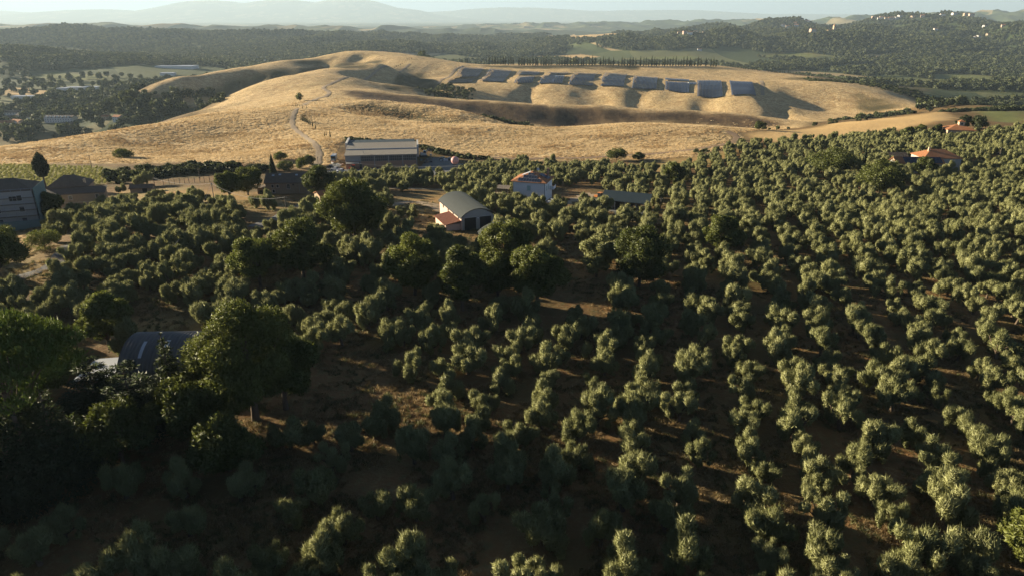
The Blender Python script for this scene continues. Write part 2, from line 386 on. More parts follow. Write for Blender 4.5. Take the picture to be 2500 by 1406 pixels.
# ------------------------------------------------------------------ ground
def ground_material():
    t = NT('ground'); p = t.pos()
    big = t.noise(.016, 4, .6, p); mid = t.noise(.07, 4, .65, p); fine = t.noise(.55, 4, .7, p); vfine = t.noise(2.2, 3, .7, p)
    streak = t.noise(.2, 4, .65, t.mapping(p, (.35, 1.6, 1), (0, 0, .25)))
    soil = t.mix(t.noise(.12, 4, .6, p), (.17, .085, .035), (.24, .135, .058))
    soil = t.mix(t.math('MULTIPLY', fine, .7), soil, (.085, .062, .026))
    weeds = t.ramp(t.noise(.9, 5, .75, p), [(.50, (0, 0, 0)), (.66, (.9, .9, .9))])
    soil = t.mix(weeds, soil, (.26, .20, .095))
    soil = t.mix(t.ramp(t.noise(.45, 4, .7, p), [(.52, (0, 0, 0)), (.68, (.8, .8, .8))]), soil, (.055, .06, .022))
    soil = t.mix(t.ramp(t.noise(.05, 3, .6, p), [(.42, (0, 0, 0)), (.62, (.8, .8, .8))]), soil, (.095, .075, .030))
    s1 = t.noise(.34, 5, .68, t.mapping(p, (.55, 1.25, 1), (0, 0, .2)))
    straw = t.ramp(s1, [(.28, (.27, .165, .07)), (.42, (.49, .335, .155)), (.54, (.66, .49, .25)), (.72, (.76, .60, .35))])
    straw = t.mix(t.ramp(mid, [(.32, (.7, .7, .7)), (.5, (0, 0, 0))]), straw, (.33, .21, .095))
    straw = t.mix(t.ramp(big, [(.50, (0, 0, 0)), (.72, (.55, .55, .55))]), straw, (.33, .26, .12))
    straw = t.mix(t.ramp(fine, [(.40, (0, 0, 0)), (.66, (.5, .5, .5))]), straw, (.17, .11, .05))
    straw = t.mix(t.ramp(vfine, [(.45, (0, 0, 0)), (.7, (.35, .35, .35))]), straw, (.20, .13, .06))
    stub = t.mix(t.noise(.25, 4, .6, t.mapping(p, (.12, 1.5, 1), (0, 0, .22))), (.42, .265, .11), (.62, .44, .20))
    lush = t.mix(mid, (.085, .105, .032), (.20, .20, .07))
    vine = t.mix(t.noise(.5, 3, .7, p), (.22, .21, .06), (.38, .33, .12))
    clay_shade = t.mix(t.ramp(t.noise(.06, 5, .7, t.mapping(p, (1, .5, 1))), [(.40, (0, 0, 0)), (.62, (1, 1, 1))]), (.052, .034, .022), (.15, .098, .05))  # ploughed soil, darkened to carry the shade of its slope
    scrub_shade_tone = t.mix(fine, (.040, .038, .017), (.125, .100, .045))  # herbage tone, darkened to double as shade on ridge faces
    med = t.mix(t.ramp(mid, [(.38, (0, 0, 0)), (.6, (1, 1, 1))]), (.30, .17, .062), (.17, .14, .052)); med = t.mix(t.math('MULTIPLY', fine, .6), med, (.40, .28, .12))
    vor = t.new('ShaderNodeTexVoronoi'); vor.inputs['Scale'].default_value = .0042; t.link(t.mapping(p, (1, .55, 0)), vor.inputs['Vector'])
    sep = t.new('ShaderNodeSeparateColor'); t.link(vor.outputs['Color'], sep.inputs[0])
    fields = t.ramp(sep.outputs[0], [(0, (.055, .072, .03)), (.3, (.085, .10, .038)), (.55, (.13, .135, .055)), (.78, (.21, .17, .08)), (.9, (.30, .23, .12))])
    fields.node.color_ramp.interpolation = 'CONSTANT'
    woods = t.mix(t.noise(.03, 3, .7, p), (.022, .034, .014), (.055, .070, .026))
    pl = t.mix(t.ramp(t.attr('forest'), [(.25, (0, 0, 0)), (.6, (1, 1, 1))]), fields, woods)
    col = soil
    for a, c in (('meadow', med), ('gold', straw), ('scrub_shade', scrub_shade_tone), ('clay_shade', clay_shade), ('field', stub), ('lush', lush), ('vine', vine), ('plain', pl)):
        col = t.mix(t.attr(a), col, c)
    h = t.math('ADD', t.math('MULTIPLY', fine, .6), t.math('MULTIPLY', mid, 1.4))
    h = t.math('ADD', h, t.math('MULTIPLY', vfine, .22))
    h = t.math('MULTIPLY', h, t.math('ADD', t.math('MULTIPLY', t.attr('gold'), .9), .55))
    return t.finish(col, .95, .08, t.bump(h, 1.0, .7))

def grid_mesh(name, mat):
    ny, nx = GX.shape
    v = np.stack([GX, GY, GZ], -1).reshape(-1, 3).astype(np.float32)
    idx = np.arange(nx * ny).reshape(ny, nx)
    q = np.stack([idx[:-1, :-1], idx[:-1, 1:], idx[1:, 1:], idx[1:, :-1]], -1).reshape(-1, 4).astype(np.int32)
    me = bpy.data.meshes.new(name)
    me.vertices.add(len(v)); me.vertices.foreach_set('co', v.ravel())
    me.loops.add(q.size); me.loops.foreach_set('vertex_index', q.ravel())
    me.polygons.add(len(q)); me.polygons.foreach_set('loop_start', np.arange(0, q.size, 4, dtype=np.int32))
    me.polygons.foreach_set('loop_total', np.full(len(q), 4, np.int32)); me.polygons.foreach_set('use_smooth', np.ones(len(q), bool))
    me.update(calc_edges=True)
    for k, a in MASKS.items():
        at_ = me.attributes.new(k, 'FLOAT', 'POINT'); at_.data.foreach_set('value', a.ravel().astype(np.float32))
    me.materials.append(mat)
    return me
ground = link(bpy.data.objects.new('ground', grid_mesh('ground', ground_material()))); tag(ground, kind='structure')

# ------------------------------------------------------------------ haze: even air over the whole country
def box_mesh(name, lo, hi):
    bm = bmesh.new(); bmesh.ops.create_cube(bm, size=1)
    for v in bm.verts: v.co = [lo[i] + (v.co[i] + .5) * (hi[i] - lo[i]) for i in range(3)]
    me = bpy.data.meshes.new(name); bm.to_mesh(me); bm.free(); return me
haze_m = bpy.data.materials.new('haze'); haze_m.use_nodes = True; hn = haze_m.node_tree.nodes; hn.clear()
ho = hn.new('ShaderNodeOutputMaterial'); hv = hn.new('ShaderNodeVolumePrincipled')
hv.inputs['Color'].default_value = (.43, .55, .64, 1); hv.inputs['Density'].default_value = 5.2e-5; hv.inputs['Anisotropy'].default_value = .15
haze_m.node_tree.links.new(hv.outputs[0], ho.inputs['Volume'])
hme = box_mesh('haze', (float(gx[0]) - 50, float(gy[0]) - 50, float(GZ.min()) - 1.5), (float(gx[-1]) + 50, float(gy[-1]) + 50, max(float(GZ.max()) + 15, 200)))
hme.materials.append(haze_m)
tag(link(bpy.data.objects.new('haze', hme)), kind='stuff')
# ------------------------------------------------------------------ foliage building blocks
def raw_mesh(name, verts, faces, mats, smooth_=False, midx=None):
    me = bpy.data.meshes.new(name)
    v = np.asarray(verts, np.float32); me.vertices.add(len(v)); me.vertices.foreach_set('co', v.ravel())
    if isinstance(faces, np.ndarray):
        k = faces.shape[1]; me.loops.add(faces.size); me.loops.foreach_set('vertex_index', faces.ravel().astype(np.int32))
        me.polygons.add(len(faces)); me.polygons.foreach_set('loop_start', np.arange(0, faces.size, k, dtype=np.int32)); me.polygons.foreach_set('loop_total', np.full(len(faces), k, np.int32))
    if smooth_: me.polygons.foreach_set('use_smooth', np.ones(len(me.polygons), bool))
    nn = LEAF_N.pop(id(verts), None)
    if nn is not None: smooth_ = False
    if midx is not None: me.polygons.foreach_set('material_index', np.asarray(midx, np.int32))
    me.update(calc_edges=True)
    if nn is not None:
        me.polygons.foreach_set('use_smooth', np.ones(len(me.polygons), bool)); me.normals_split_custom_set_from_vertices(nn.tolist())
    for m in (mats if isinstance(mats, (list, tuple)) else [mats]): me.materials.append(m)
    return me

LEAF_N = {}
def leaves(clumps, n, ln, wd, up=.4, out=.8, rnd=.6, shell=.45, g=None, flat=0.0):
    """n leaf sprays (one triangle each) spread through the clumps (cx,cy,cz,rx,ry,rz)"""
    g = g or nrg
    C = np.array(clumps); wgt = (C[:, 3] * C[:, 4] + C[:, 3] * C[:, 5] + C[:, 4] * C[:, 5]); wgt = wgt / wgt.sum()
    k = g.choice(len(C), n, p=wgt)
    d = g.normal(size=(n, 3)); d /= np.linalg.norm(d, axis=1, keepdims=True)
    rad = shell + (1 - shell) * np.sqrt(g.random(n)); rad *= 1 + .10 * g.normal(size=n)
    pos = C[k, :3] + d * C[k, 3:6] * rad[:, None]
    dr = d * out + np.array([0, 0, up]) + g.normal(size=(n, 3)) * rnd
    dr[:, 2] *= (1 - flat)
    dr /= np.linalg.norm(dr, axis=1, keepdims=True) + 1e-9
    side = np.cross(dr, g.normal(size=(n, 3))); side /= np.linalg.norm(side, axis=1, keepdims=True) + 1e-9
    if flat:
        side[:, 2] *= (1 - flat); side /= np.linalg.norm(side, axis=1, keepdims=True) + 1e-9
    L = ln * (.6 + .8 * g.random(n))[:, None]; W = wd * (.6 + .8 * g.random(n))[:, None]
    a = pos - dr * L * .35 - side * W * .5; b = pos - dr * L * .35 + side * W * .5; c = pos + dr * L * .65
    # shading normal leans outwards from the clump so that crowns shade as soft masses
    no = d + np.array([0, 0, .15]) + g.normal(size=(n, 3)) * .6; no /= np.linalg.norm(no, axis=1, keepdims=True)
    flip = (np.cross(b - a, c - a) * no).sum(1) < 0
    a2 = np.where(flip[:, None], b, a); b2 = np.where(flip[:, None], a, b)
    v = np.stack([a2, b2, c], 1).reshape(-1, 3)
    LEAF_N[id(v)] = np.repeat(no, 3, 0)
    return v, np.arange(3 * n).reshape(n, 3)

def tube(path, radii, sides=7):
    """tapered tube through the points of path"""
    V = []; F = []
    P = [Vector(p) for p in path]
    for i, p in enumerate(P):
        t = (P[min(i + 1, len(P) - 1)] - P[max(i - 1, 0)]).normalized()
        a = t.orthogonal().normalized() if abs(t.z) < .95 else Vector((1, 0, 0)); a = (a - t * a.dot(t)).normalized(); b = t.cross(a)
        for s in range(sides):
            an = 2 * math.pi * s / sides; V.append(p + (a * math.cos(an) + b * math.sin(an)) * radii[i])
    for i in range(len(P) - 1):
        for s in range(sides):
            q = (s + 1) % sides; F.append((i * sides + s, i * sides + q, (i + 1) * sides + q, (i + 1) * sides + s))
    return [tuple(v) for v in V], F
def tubes(list_):
    V = []; F = []
    for path, radii, sides in list_:
        v, f = tube(path, radii, sides); o = len(V); V += v; F += [tuple(i + o for i in q) for q in f]
    return V, F
def pyd(name, V, F, mat, smooth_=False):
    me = bpy.data.meshes.new(name); me.from_pydata(V, [], F); me.update()
    for m in (mat if isinstance(mat, (list, tuple)) else [mat]): me.materials.append(m)
    if smooth_: me.polygons.foreach_set('use_smooth', np.ones(len(me.polygons), bool))
    return me

def leaf_mat(name, dark, light, trans=.25, scale=.6, spread=.5):
    t = NT(name)
    oi = t.new('ShaderNodeObjectInfo')
    nz = t.noise(scale, 2, .6, t.pos())
    f = t.math('ADD', t.math('MULTIPLY', oi.outputs['Random'], spread), t.math('MULTIPLY', nz, 1 - spread * .6))
    f = t.math('SUBTRACT', f, .12)
    col = t.mix(f, dark, light)
    d = t.new('ShaderNodeBsdfDiffuse'); t.link(col, d.inputs[0])
    tr = t.new('ShaderNodeBsdfTranslucent'); t.link(t.mix(.5, col, light), tr.inputs[0])
    gl = t.new('ShaderNodeBsdfGlossy'); gl.inputs['Roughness'].default_value = .55; gl.inputs[0].default_value = (.8, .8, .8, 1)
    m1 = t.new('ShaderNodeMixShader'); m1.inputs[0].default_value = trans; t.link(d.outputs[0], m1.inputs[1]); t.link(tr.outputs[0], m1.inputs[2])
    m2 = t.new('ShaderNodeMixShader'); m2.inputs[0].default_value = .025; t.link(m1.outputs[0], m2.inputs[1]); t.link(gl.outputs[0], m2.inputs[2])
    t.link(m2.outputs[0], t.out.inputs['Surface']); return t.m
M = {}
M['olive'] = leaf_mat('olive_leaf', (.158, .170, .060), (.305, .310, .130), .16)
M['oak'] = leaf_mat('oak_leaf', (.036, .051, .010), (.125, .140, .026), .22)
M['lime'] = leaf_mat('bright_leaf', (.065, .088, .015), (.165, .180, .036), .28)
M['pine'] = leaf_mat('pine_needle', (.060, .092, .013), (.150, .195, .034), .18)
M['fir'] = leaf_mat('fir_needle', (.016, .026, .008), (.050, .062, .018), .12)
M['cypress'] = leaf_mat('cypress_leaf', (.018, .028, .010), (.045, .058, .020), .10)
M['wood'] = leaf_mat('far_leaf', (.019, .031, .011), (.060, .070, .024), .10, .05)
def bark(name, a, b):
    t = NT(name); n = t.noise(3.0, 4, .7, t.mapping(t.obj(), (1, 1, .25)))
    return t.finish(t.mix(n, a, b), .95, .1, t.bump(n, .6, .05))
M['bark'] = bark('bark', (.06, .045, .032), (.17, .13, .09))

# ------------------------------------------------------------------ tree prototypes (origin at the foot of the trunk)
def olive_proto(seed, n=11500, ln=.44, wd=.10):
    g = np.random.default_rng(seed); r = random.Random(seed)
    W = r.uniform(2.4, 3.1); H = r.uniform(4.2, 5.6)
    cl = []; limbs = []
    trunk_h = r.uniform(.7, 1.2); lean = (r.uniform(-.3, .3), r.uniform(-.3, .3))
    nb = r.randint(5, 7)
    for i in range(nb):
        a = 2 * math.pi * (i + r.uniform(-.4, .4)) / nb
        rr = W * r.uniform(.40, .88); zc = H * r.uniform(.38, .80)
        c = (rr * math.cos(a), rr * math.sin(a), zc)
        s = r.uniform(.55, .92)
        cl.append((c[0], c[1], c[2], s, s, s * r.uniform(1.0, 1.5)))
        for _ in range(2):
            q = s * r.uniform(.4, .75)
            cl.append((c[0] * r.uniform(.5, 1.15) + r.uniform(-.7, .7), c[1] * r.uniform(.5, 1.15) + r.uniform(-.7, .7), max(.9, c[2] + r.uniform(-1.6, .9)), q, q, q * r.uniform(1.0, 1.7)))
        limbs.append(([(lean[0], lean[1], trunk_h), (c[0] * .45 + lean[0], c[1] * .45 + lean[1], trunk_h + (zc - trunk_h) * .45), (c[0], c[1], zc)], [.15, .10, .04], 6))
    cl.append((r.uniform(-.6, .6), r.uniform(-.6, .6), H * .74, .75, .75, .95)); cl.append((r.uniform(-.3, .3), r.uniform(-.3, .3), H * .46, .95, .95, .8))
    v1, f1 = leaves(cl, int(n * .82), ln, wd, .8, .55, .55, .35, g); n1 = LEAF_N.pop(id(v1))
    v2, f2 = leaves(cl, int(n * .18), .85, .065, 1.25, .5, .45, .8, g); n2 = LEAF_N.pop(id(v2))
    v = np.concatenate([v1, v2]); f = np.concatenate([f1, f2 + len(v1)]); LEAF_N[id(v)] = np.concatenate([n1, n2])
    crown = raw_mesh('olive_crown', v, f, M['olive'])
    limbs.append(([(0, 0, -.25), (lean[0] * .3, lean[1] * .3, .35), (lean[0], lean[1], trunk_h + .05)], [.34, .25, .2], 8))
    V, F = tubes(limbs)
    return crown, pyd('olive_trunk', V, F, M['bark'], True)

def broad_proto(seed, H, W, mat, n=15000, ln=.55, wd=.34, base=.18, top=.5, nc=26, name='broadleaf', shell=.5):
    """oak-like crown of clumps on a branched trunk; H height, W crown width"""
    g = np.random.default_rng(seed); r = random.Random(seed)
    cl = []; limbs = []
    zc = H * (base + 1) / 2; hz_ = H * (1 - base) / 2
    for i in range(nc):
        # points spread over an egg shaped crown
        d = Vector((r.gauss(0, 1), r.gauss(0, 1), r.gauss(0, 1))).normalized()
        k = r.uniform(.62, .86)
        p = Vector((d.x * W / 2 * k, d.y * W / 2 * k, zc + d.z * hz_ * k))
        narrow = 1 - .35 * max(0, (p.z - zc) / hz_); p.x *= narrow; p.y *= narrow
        s = W * r.uniform(.11, .19)
        cl.append((p.x, p.y, p.z, s, s, s * r.uniform(.7, .95)))
        if i % 3 == 0: limbs.append(([(0, 0, H * base), (p.x * .4, p.y * .4, H * base + (p.z - H * base) * .5), tuple(p)], [H * .016, H * .01, .05], 5))
    cl.append((0, 0, zc, W * .30, W * .30, hz_ * .62))
    v, f = leaves(cl, n, ln, wd, .25, .9, .75, shell, g)
    crown = raw_mesh(name + '_crown', v, f, mat)
    limbs.append(([(0, 0, -.4), (r.uniform(-.1, .1), 0, H * .12), (0, 0, H * (base + .12)), (0, 0, H * .62)], [H * .034, H * .026, H * .021, H * .008], 9))
    V, F = tubes(limbs)
    return crown, pyd(name + '_trunk', V, F, M['bark'], True)

def cypress_proto(seed, H, W, n=3500, bare=.0, round_=False, mat=None):
    g = np.random.default_rng(seed); r = random.Random(seed)
    cl = []; z0 = H * max(bare, .03)
    for i in range(16):
        q = (i + .5) / 16
        prof = (math.sin(math.pi * min(1, q * .86 + .14)) ** .7) if round_ else min(1, q / .16) ** .6 * (1 - q) ** .72 * 1.05
        s = max(W / 2 * prof, .12)
        cl.append((r.uniform(-.1, .1) * s, r.uniform(-.1, .1) * s, z0 + q * (H - z0), s, s, (H - z0) / 15))
    v, f = leaves(cl, n, W * .14 + .14, W * .06 + .07, 1.1, .45, .35, .7, g)
    V, F = tube([(0, 0, -.3), (0, 0, H * .4), (0, 0, H * .8)], [W * .07 + .05, W * .05 + .04, .03], 7)
    return raw_mesh('cypress_crown', v, f, mat or M['cypress']), pyd('cypress_trunk', V, F, M['bark'], True)

def pine_proto(seed, H, W, n=26000):
    g = np.random.default_rng(seed); r = random.Random(seed)
    cl = []; limbs = []
    for i in range(46):
        a = i * 2.39996; rr = W / 2 * math.sqrt((i + .5) / 46) * .93
        zt = H - (rr / (W / 2)) ** 2 * H * .17 - r.uniform(.4, 1.4)
        s = W * r.uniform(.075, .11)
        cl.append((rr * math.cos(a), rr * math.sin(a), zt, s, s, s * .62))
        if i % 3 == 0: limbs.append(([(0, 0, H * .5), (rr * .5 * math.cos(a), rr * .5 * math.sin(a), H * .64), (rr * math.cos(a), rr * math.sin(a), zt - .4)], [.2, .13, .05], 6))
    for i in range(22):
        a = i * 2.39996 + 1; rr = W / 2 * r.uniform(.55, .95); s = W * .08; cl.append((rr * math.cos(a), rr * math.sin(a), H * .77 - r.uniform(.2, 2.6), s, s, s * .7))
    v, f = leaves(cl, n, .42, .14, .95, .5, .5, .5, g)
    limbs.append(([(0, 0, -.4), (.2, .1, H * .3), (0, 0, H * .62)], [.55, .42, .26], 10))
    V, F = tubes(limbs)
    return raw_mesh('pine_crown', v, f, M['pine']), pyd('pine_trunk', V, F, M['bark'], True)

def fir_proto(seed, H, W, n=14000, tiers=14, plates=False, mat=None):
    """conifer of drooping tiers; plates=True gives the flat layered boughs of a cedar"""
    g = np.random.default_rng(seed); r = random.Random(seed)
    cl = []; limbs = []
    for i in range(tiers):
        q = i / (tiers - 1); z = H * (.12 + .84 * q)
        rad = W / 2 * ((1 - q * .72) if plates else (1 - q) ** .85 + .03)
        k = max(3, int(7 * (1 - q) + 2))
        for j in range(k):
            a = 2 * math.pi * (j + r.random()) / k; rr = rad * r.uniform(.45, .75); s = rad * r.uniform(.38, .52) + .15
            cl.append((rr * math.cos(a), rr * math.sin(a), z + r.uniform(-.3, .3), s, s, .28 if plates else s * .38))
            if j % 2 == 0: limbs.append(([(0, 0, z - .3), (rr * math.cos(a), rr * math.sin(a), z)], [.1, .04], 5))
    v, f = leaves(cl, n, .5, .2, .1 if plates else -.15, .8, .4, .3, g, .75 if plates else .2)
    limbs.append(([(0, 0, -.4), (0, 0, H * .5), (0, 0, H * .96)], [H * .022 + .1, H * .014, .05], 8))
    V, F = tubes(limbs)
    return raw_mesh('fir_crown', v, f, mat or M['fir']), pyd('fir_trunk', V, F, M['bark'], True)

def blob_proto(seed, W, H, mat, n=420, ln=None):
    """small crown for a tree far off: coarse leaf masses"""
    g = np.random.default_rng(seed); r = random.Random(seed)
    cl = [(0, 0, H * .55, W * .34, W * .34, H * .36)]
    for i in range(7):
        a = r.uniform(0, 6.28); rr = W * r.uniform(.15, .32); s = W * r.uniform(.15, .24)
        cl.append((rr * math.cos(a), rr * math.sin(a), H * r.uniform(.35, .82), s, s, s))
    ln = ln or W * .2
    v, f = leaves(cl, n, ln, ln * .75, .3, .7, .6, .72, g)
    return raw_mesh('far_crown', v, f, mat)

def add_tree(name, loc, protos, label, cat='tree', group=None, rot=None, scl=1.0, tilt=(0, 0)):
    """a tree thing: an Empty at the foot, trunk and crown under it"""
    e = link(bpy.data.objects.new(name, None)); e.location = loc; e.empty_display_size = .3
    e.rotation_euler = (tilt[0], tilt[1], rng.uniform(0, 6.28) if rot is None else rot)
    e.scale = (scl, scl, scl) if not isinstance(scl, tuple) else scl
    tag(e, label, cat, group)
    c = link(bpy.data.objects.new('crown', protos[0]), e)
    if protos[1] is not None: link(bpy.data.objects.new('trunk', protos[1]), e)
    return e, c

def scatter(name, pts, rots, scls, variants, protos, kind='stuff'):
    """one object of uncountable trees: geometry-node instances of a few crowns"""
    me = bpy.data.meshes.new(name); pts = np.asarray(pts, np.float32); n = len(pts)
    me.vertices.add(n); me.vertices.foreach_set('co', pts.ravel())
    a = me.attributes.new('rot', 'FLOAT_VECTOR', 'POINT'); a.data.foreach_set('vector', np.asarray(rots, np.float32).ravel())
    a = me.attributes.new('scl', 'FLOAT_VECTOR', 'POINT'); a.data.foreach_set('vector', np.asarray(scls, np.float32).ravel())
    a = me.attributes.new('var', 'INT', 'POINT'); a.data.foreach_set('value', np.asarray(variants, np.int32))
    o = link(bpy.data.objects.new(name, me))
    ng = bpy.data.node_groups.new(name, 'GeometryNodeTree')
    ng.interface.new_socket('Geometry', in_out='INPUT', socket_type='NodeSocketGeometry'); ng.interface.new_socket('Geometry', in_out='OUTPUT', socket_type='NodeSocketGeometry')
    gi = ng.nodes.new('NodeGroupInput'); go = ng.nodes.new('NodeGroupOutput'); jn = ng.nodes.new('GeometryNodeJoinGeometry')
    def named(nm, dt):
        nd = ng.nodes.new('GeometryNodeInputNamedAttribute'); nd.data_type = dt; nd.inputs['Name'].default_value = nm; return nd.outputs[0]
    for i, p in enumerate(protos):
        oi = ng.nodes.new('GeometryNodeObjectInfo'); oi.inputs['Object'].default_value = p; oi.inputs['As Instance'].default_value = True
        ip = ng.nodes.new('GeometryNodeInstanceOnPoints'); cm = ng.nodes.new('FunctionNodeCompare'); cm.data_type = 'INT'; cm.operation = 'EQUAL'
        ng.links.new(named('var', 'INT'), cm.inputs[2]); cm.inputs[3].default_value = i
        ng.links.new(gi.outputs[0], ip.inputs['Points']); ng.links.new(cm.outputs[0], ip.inputs['Selection']); ng.links.new(oi.outputs['Geometry'], ip.inputs['Instance'])
        e2r = ng.nodes.new('FunctionNodeEulerToRotation'); ng.links.new(named('rot', 'FLOAT_VECTOR'), e2r.inputs[0])
        ng.links.new(e2r.outputs[0], ip.inputs['Rotation']); ng.links.new(named('scl', 'FLOAT_VECTOR'), ip.inputs['Scale'])
        ng.links.new(ip.outputs[0], jn.inputs[0])
    ng.links.new(jn.outputs[0], go.inputs[0])
    md = o.modifiers.new('scatter', 'NODES'); md.node_group = ng
    tag(o, kind=kind); return o
# ------------------------------------------------------------------ building materials
def mottled(name, a, b, scale=.8, rough=.9, bumpy=.25, spec=.15, detail=4):
    t = NT(name); o = t.obj(); n = t.noise(scale, detail, .65, o); n2 = t.noise(scale * 6, 3, .6, o)
    col = t.mix(n, a, b); col = t.mix(t.math('MULTIPLY', n2, .3), col, tuple(x * .6 for x in a))
    return t.finish(col, rough, spec, t.bump(n2, bumpy, .05))
def tiled(name, a, b, pitch=.45, axis='X', rough=.85, bumpd=.08):
    """rows of curved roof tiles or corrugated sheet running down the slope"""
    t = NT(name); o = t.obj()
    w = t.new('ShaderNodeTexWave', wave_type='BANDS', bands_direction=axis); t.link(o, w.inputs[0]); w.inputs['Scale'].default_value = 1 / pitch / 3.1416 * 1.5708 / 1.5708; w.inputs['Distortion'].default_value = .15
    n = t.noise(.9, 4, .7, o); n2 = t.noise(5, 2, .6, o)
    col = t.mix(n, a, b); col = t.mix(t.math('MULTIPLY', n2, .5), col, tuple(x * .55 for x in a))
    return t.finish(col, rough, .15, t.bump(t.math('ADD', w.outputs['Fac'], t.math('MULTIPLY', n2, .3)), .9, bumpd))
def glassy(name, c, rough=.15):
    t = NT(name); n = t.noise(.6, 2, .5, t.obj()); return t.finish(t.mix(n, c, tuple(x * 1.7 for x in c)), rough, .5)
B = dict(
 stone=mottled('rubble_stone', (.20, .155, .105), (.34, .27, .19), 1.6, .95, .6), plaster=mottled('ochre_plaster', (.42, .31, .20), (.52, .40, .27), .5),
 white=mottled('white_plaster', (.66, .66, .62), (.78, .78, .74), .5), pink=mottled('pink_plaster', (.60, .42, .33), (.68, .50, .40), .5), concrete=mottled('concrete', (.26, .25, .22), (.40, .38, .34), .6),
 brick=mottled('brick', (.30, .17, .11), (.38, .23, .15), 2.2), greyp=mottled('grey_render', (.30, .30, .27), (.42, .41, .37), .5),
 tile=tiled('terracotta_tile', (.30, .125, .055), (.42, .195, .09)), tile_x=tiled('terracotta_tile_side', (.30, .125, .055), (.42, .195, .09), axis='Y'),
 oldtile=tiled('weathered_tile', (.085, .068, .052), (.19, .145, .105)), oldtile_x=tiled('weathered_tile_side', (.085, .068, .052), (.19, .145, .105), axis='Y'),
 sheet=tiled('fibre_cement_sheet', (.19, .175, .15), (.28, .26, .22), .35), teal=mottled('teal_sheet', (.026, .042, .048), (.045, .064, .070), .3, .7), oldred=tiled('dull_red_tile', (.13, .050, .030), (.21, .085, .048), axis='Y'), arch=tiled('dark_arched_sheet', (.020, .025, .025), (.036, .042, .040), .5, 'Y', .85),
 hangar=mottled('corrugated_steel', (.085, .080, .075), (.155, .145, .13), .25, .6, .1), zinc=mottled('zinc_sheet', (.36, .38, .40), (.46, .48, .50), .4, .45),
 dark=mottled('dark_opening', (.012, .012, .012), (.025, .024, .022), .5), door=mottled('dark_steel_door', (.022, .022, .022), (.045, .045, .043), .5, .6), pane=glassy('window_pane', (.02, .026, .03)),
 frame=mottled('pale_frame', (.45, .44, .40), (.55, .53, .48), .8), timber=mottled('grey_timber', (.12, .10, .08), (.22, .185, .15), 1.5), net=mottled('teal_mesh_net', (.10, .16, .155), (.17, .24, .225), 1.2), steel=mottled('galvanised_steel', (.22, .23, .23), (.34, .35, .35), 1.5, .5),
 solar=mottled('solar_glass', (.016, .024, .042), (.028, .038, .062), .3, .4, 0, .25), solarf=mottled('panel_rim', (.40, .41, .42), (.5, .5, .5), 1), shutter=mottled('pale_green_shutter', (.34, .46, .40), (.42, .54, .48), .8),
 asphalt=mottled('asphalt', (.10, .098, .092), (.17, .165, .155), .35), track=mottled('beaten_track', (.20, .135, .08), (.30, .21, .125), .35), dirt=mottled('dirt_road', (.27, .20, .125), (.40, .31, .20), .35), yard=mottled('gravel_yard', (.10, .11, .105), (.18, .185, .175), .25),
 blue=mottled('blue_paint', (.02, .08, .16), (.03, .11, .20), .5, .4, .05, .5), red=mottled('red_paint', (.35, .05, .03), (.45, .08, .04), .5, .5, .05), orange=mottled('orange_paint', (.55, .20, .05), (.65, .27, .08), .5, .5, .05),
 pinkball=mottled('pink_paint', (.58, .30, .27), (.66, .37, .33), .4, .5, .05), tyre=mottled('black_rubber', (.012, .012, .012), (.03, .03, .03), 2), carwhite=mottled('white_paint', (.6, .6, .6), (.72, .72, .70), .4, .35, .02, .5), wood=mottled('pole_wood', (.11, .09, .07), (.19, .16, .125), 2), wire=mottled('cable', (.30, .29, .27), (.36, .35, .33), 1),
)

# ------------------------------------------------------------------ mesh pieces
class MB:
    def __init__(s): s.V = []; s.F = []
    def add(s, V, F):
        o = len(s.V); s.V += [tuple(v) for v in V]; s.F += [tuple(i + o for i in f) for f in F]; return s
    def box(s, lo, hi):
        x0, y0, z0 = lo; x1, y1, z1 = hi
        return s.add([(x0,y0,z0),(x1,y0,z0),(x1,y1,z0),(x0,y1,z0),(x0,y0,z1),(x1,y0,z1),(x1,y1,z1),(x0,y1,z1)], [(0,3,2,1),(4,5,6,7),(0,1,5,4),(1,2,6,5),(2,3,7,6),(3,0,4,7)])
    def slab(s, quad, th):
        """quad of 4 (or 3) points given counter-clockwise from above, thickened downwards"""
        n = len(quad); lo = [(p[0], p[1], p[2] - th) for p in quad]
        F = [tuple(range(n)), tuple(range(2 * n - 1, n - 1, -1))] + [(i, i + n, (i + 1) % n + n, (i + 1) % n) for i in range(n)]
        return s.add(list(quad) + lo, F)
    def bar(s, a, b, w):
        v, f = tube([a, b], [w, w], 5); return s.add(v, f)
    def cyl(s, c, r, h, n=12):
        V = [(c[0] + r * math.cos(6.2832 * i / n), c[1] + r * math.sin(6.2832 * i / n), c[2] + z) for z in (0, h) for i in range(n)]
        return s.add(V, [(i, (i + 1) % n, n + (i + 1) % n, n + i) for i in range(n)] + [tuple(range(n, 2 * n)), tuple(range(n - 1, -1, -1))])
    def build(s, name, mat, parent=None, loc=None, smooth_=False):
        o = bpy.data.objects.new(name, pyd(name, s.V, s.F, mat, smooth_)); link(o, parent)
        if loc is not None: o.location = loc
        return o
def thing(name, loc, label, cat, rz=0, group=None):
    e = link(bpy.data.objects.new(name, None)); e.location = loc; e.rotation_euler = (0, 0, R(rz)); e.empty_display_size = 1
    return tag(e, label, cat, group)
def box(name, parent, lo, hi, mat): return MB().box(lo, hi).build(name, mat, parent)
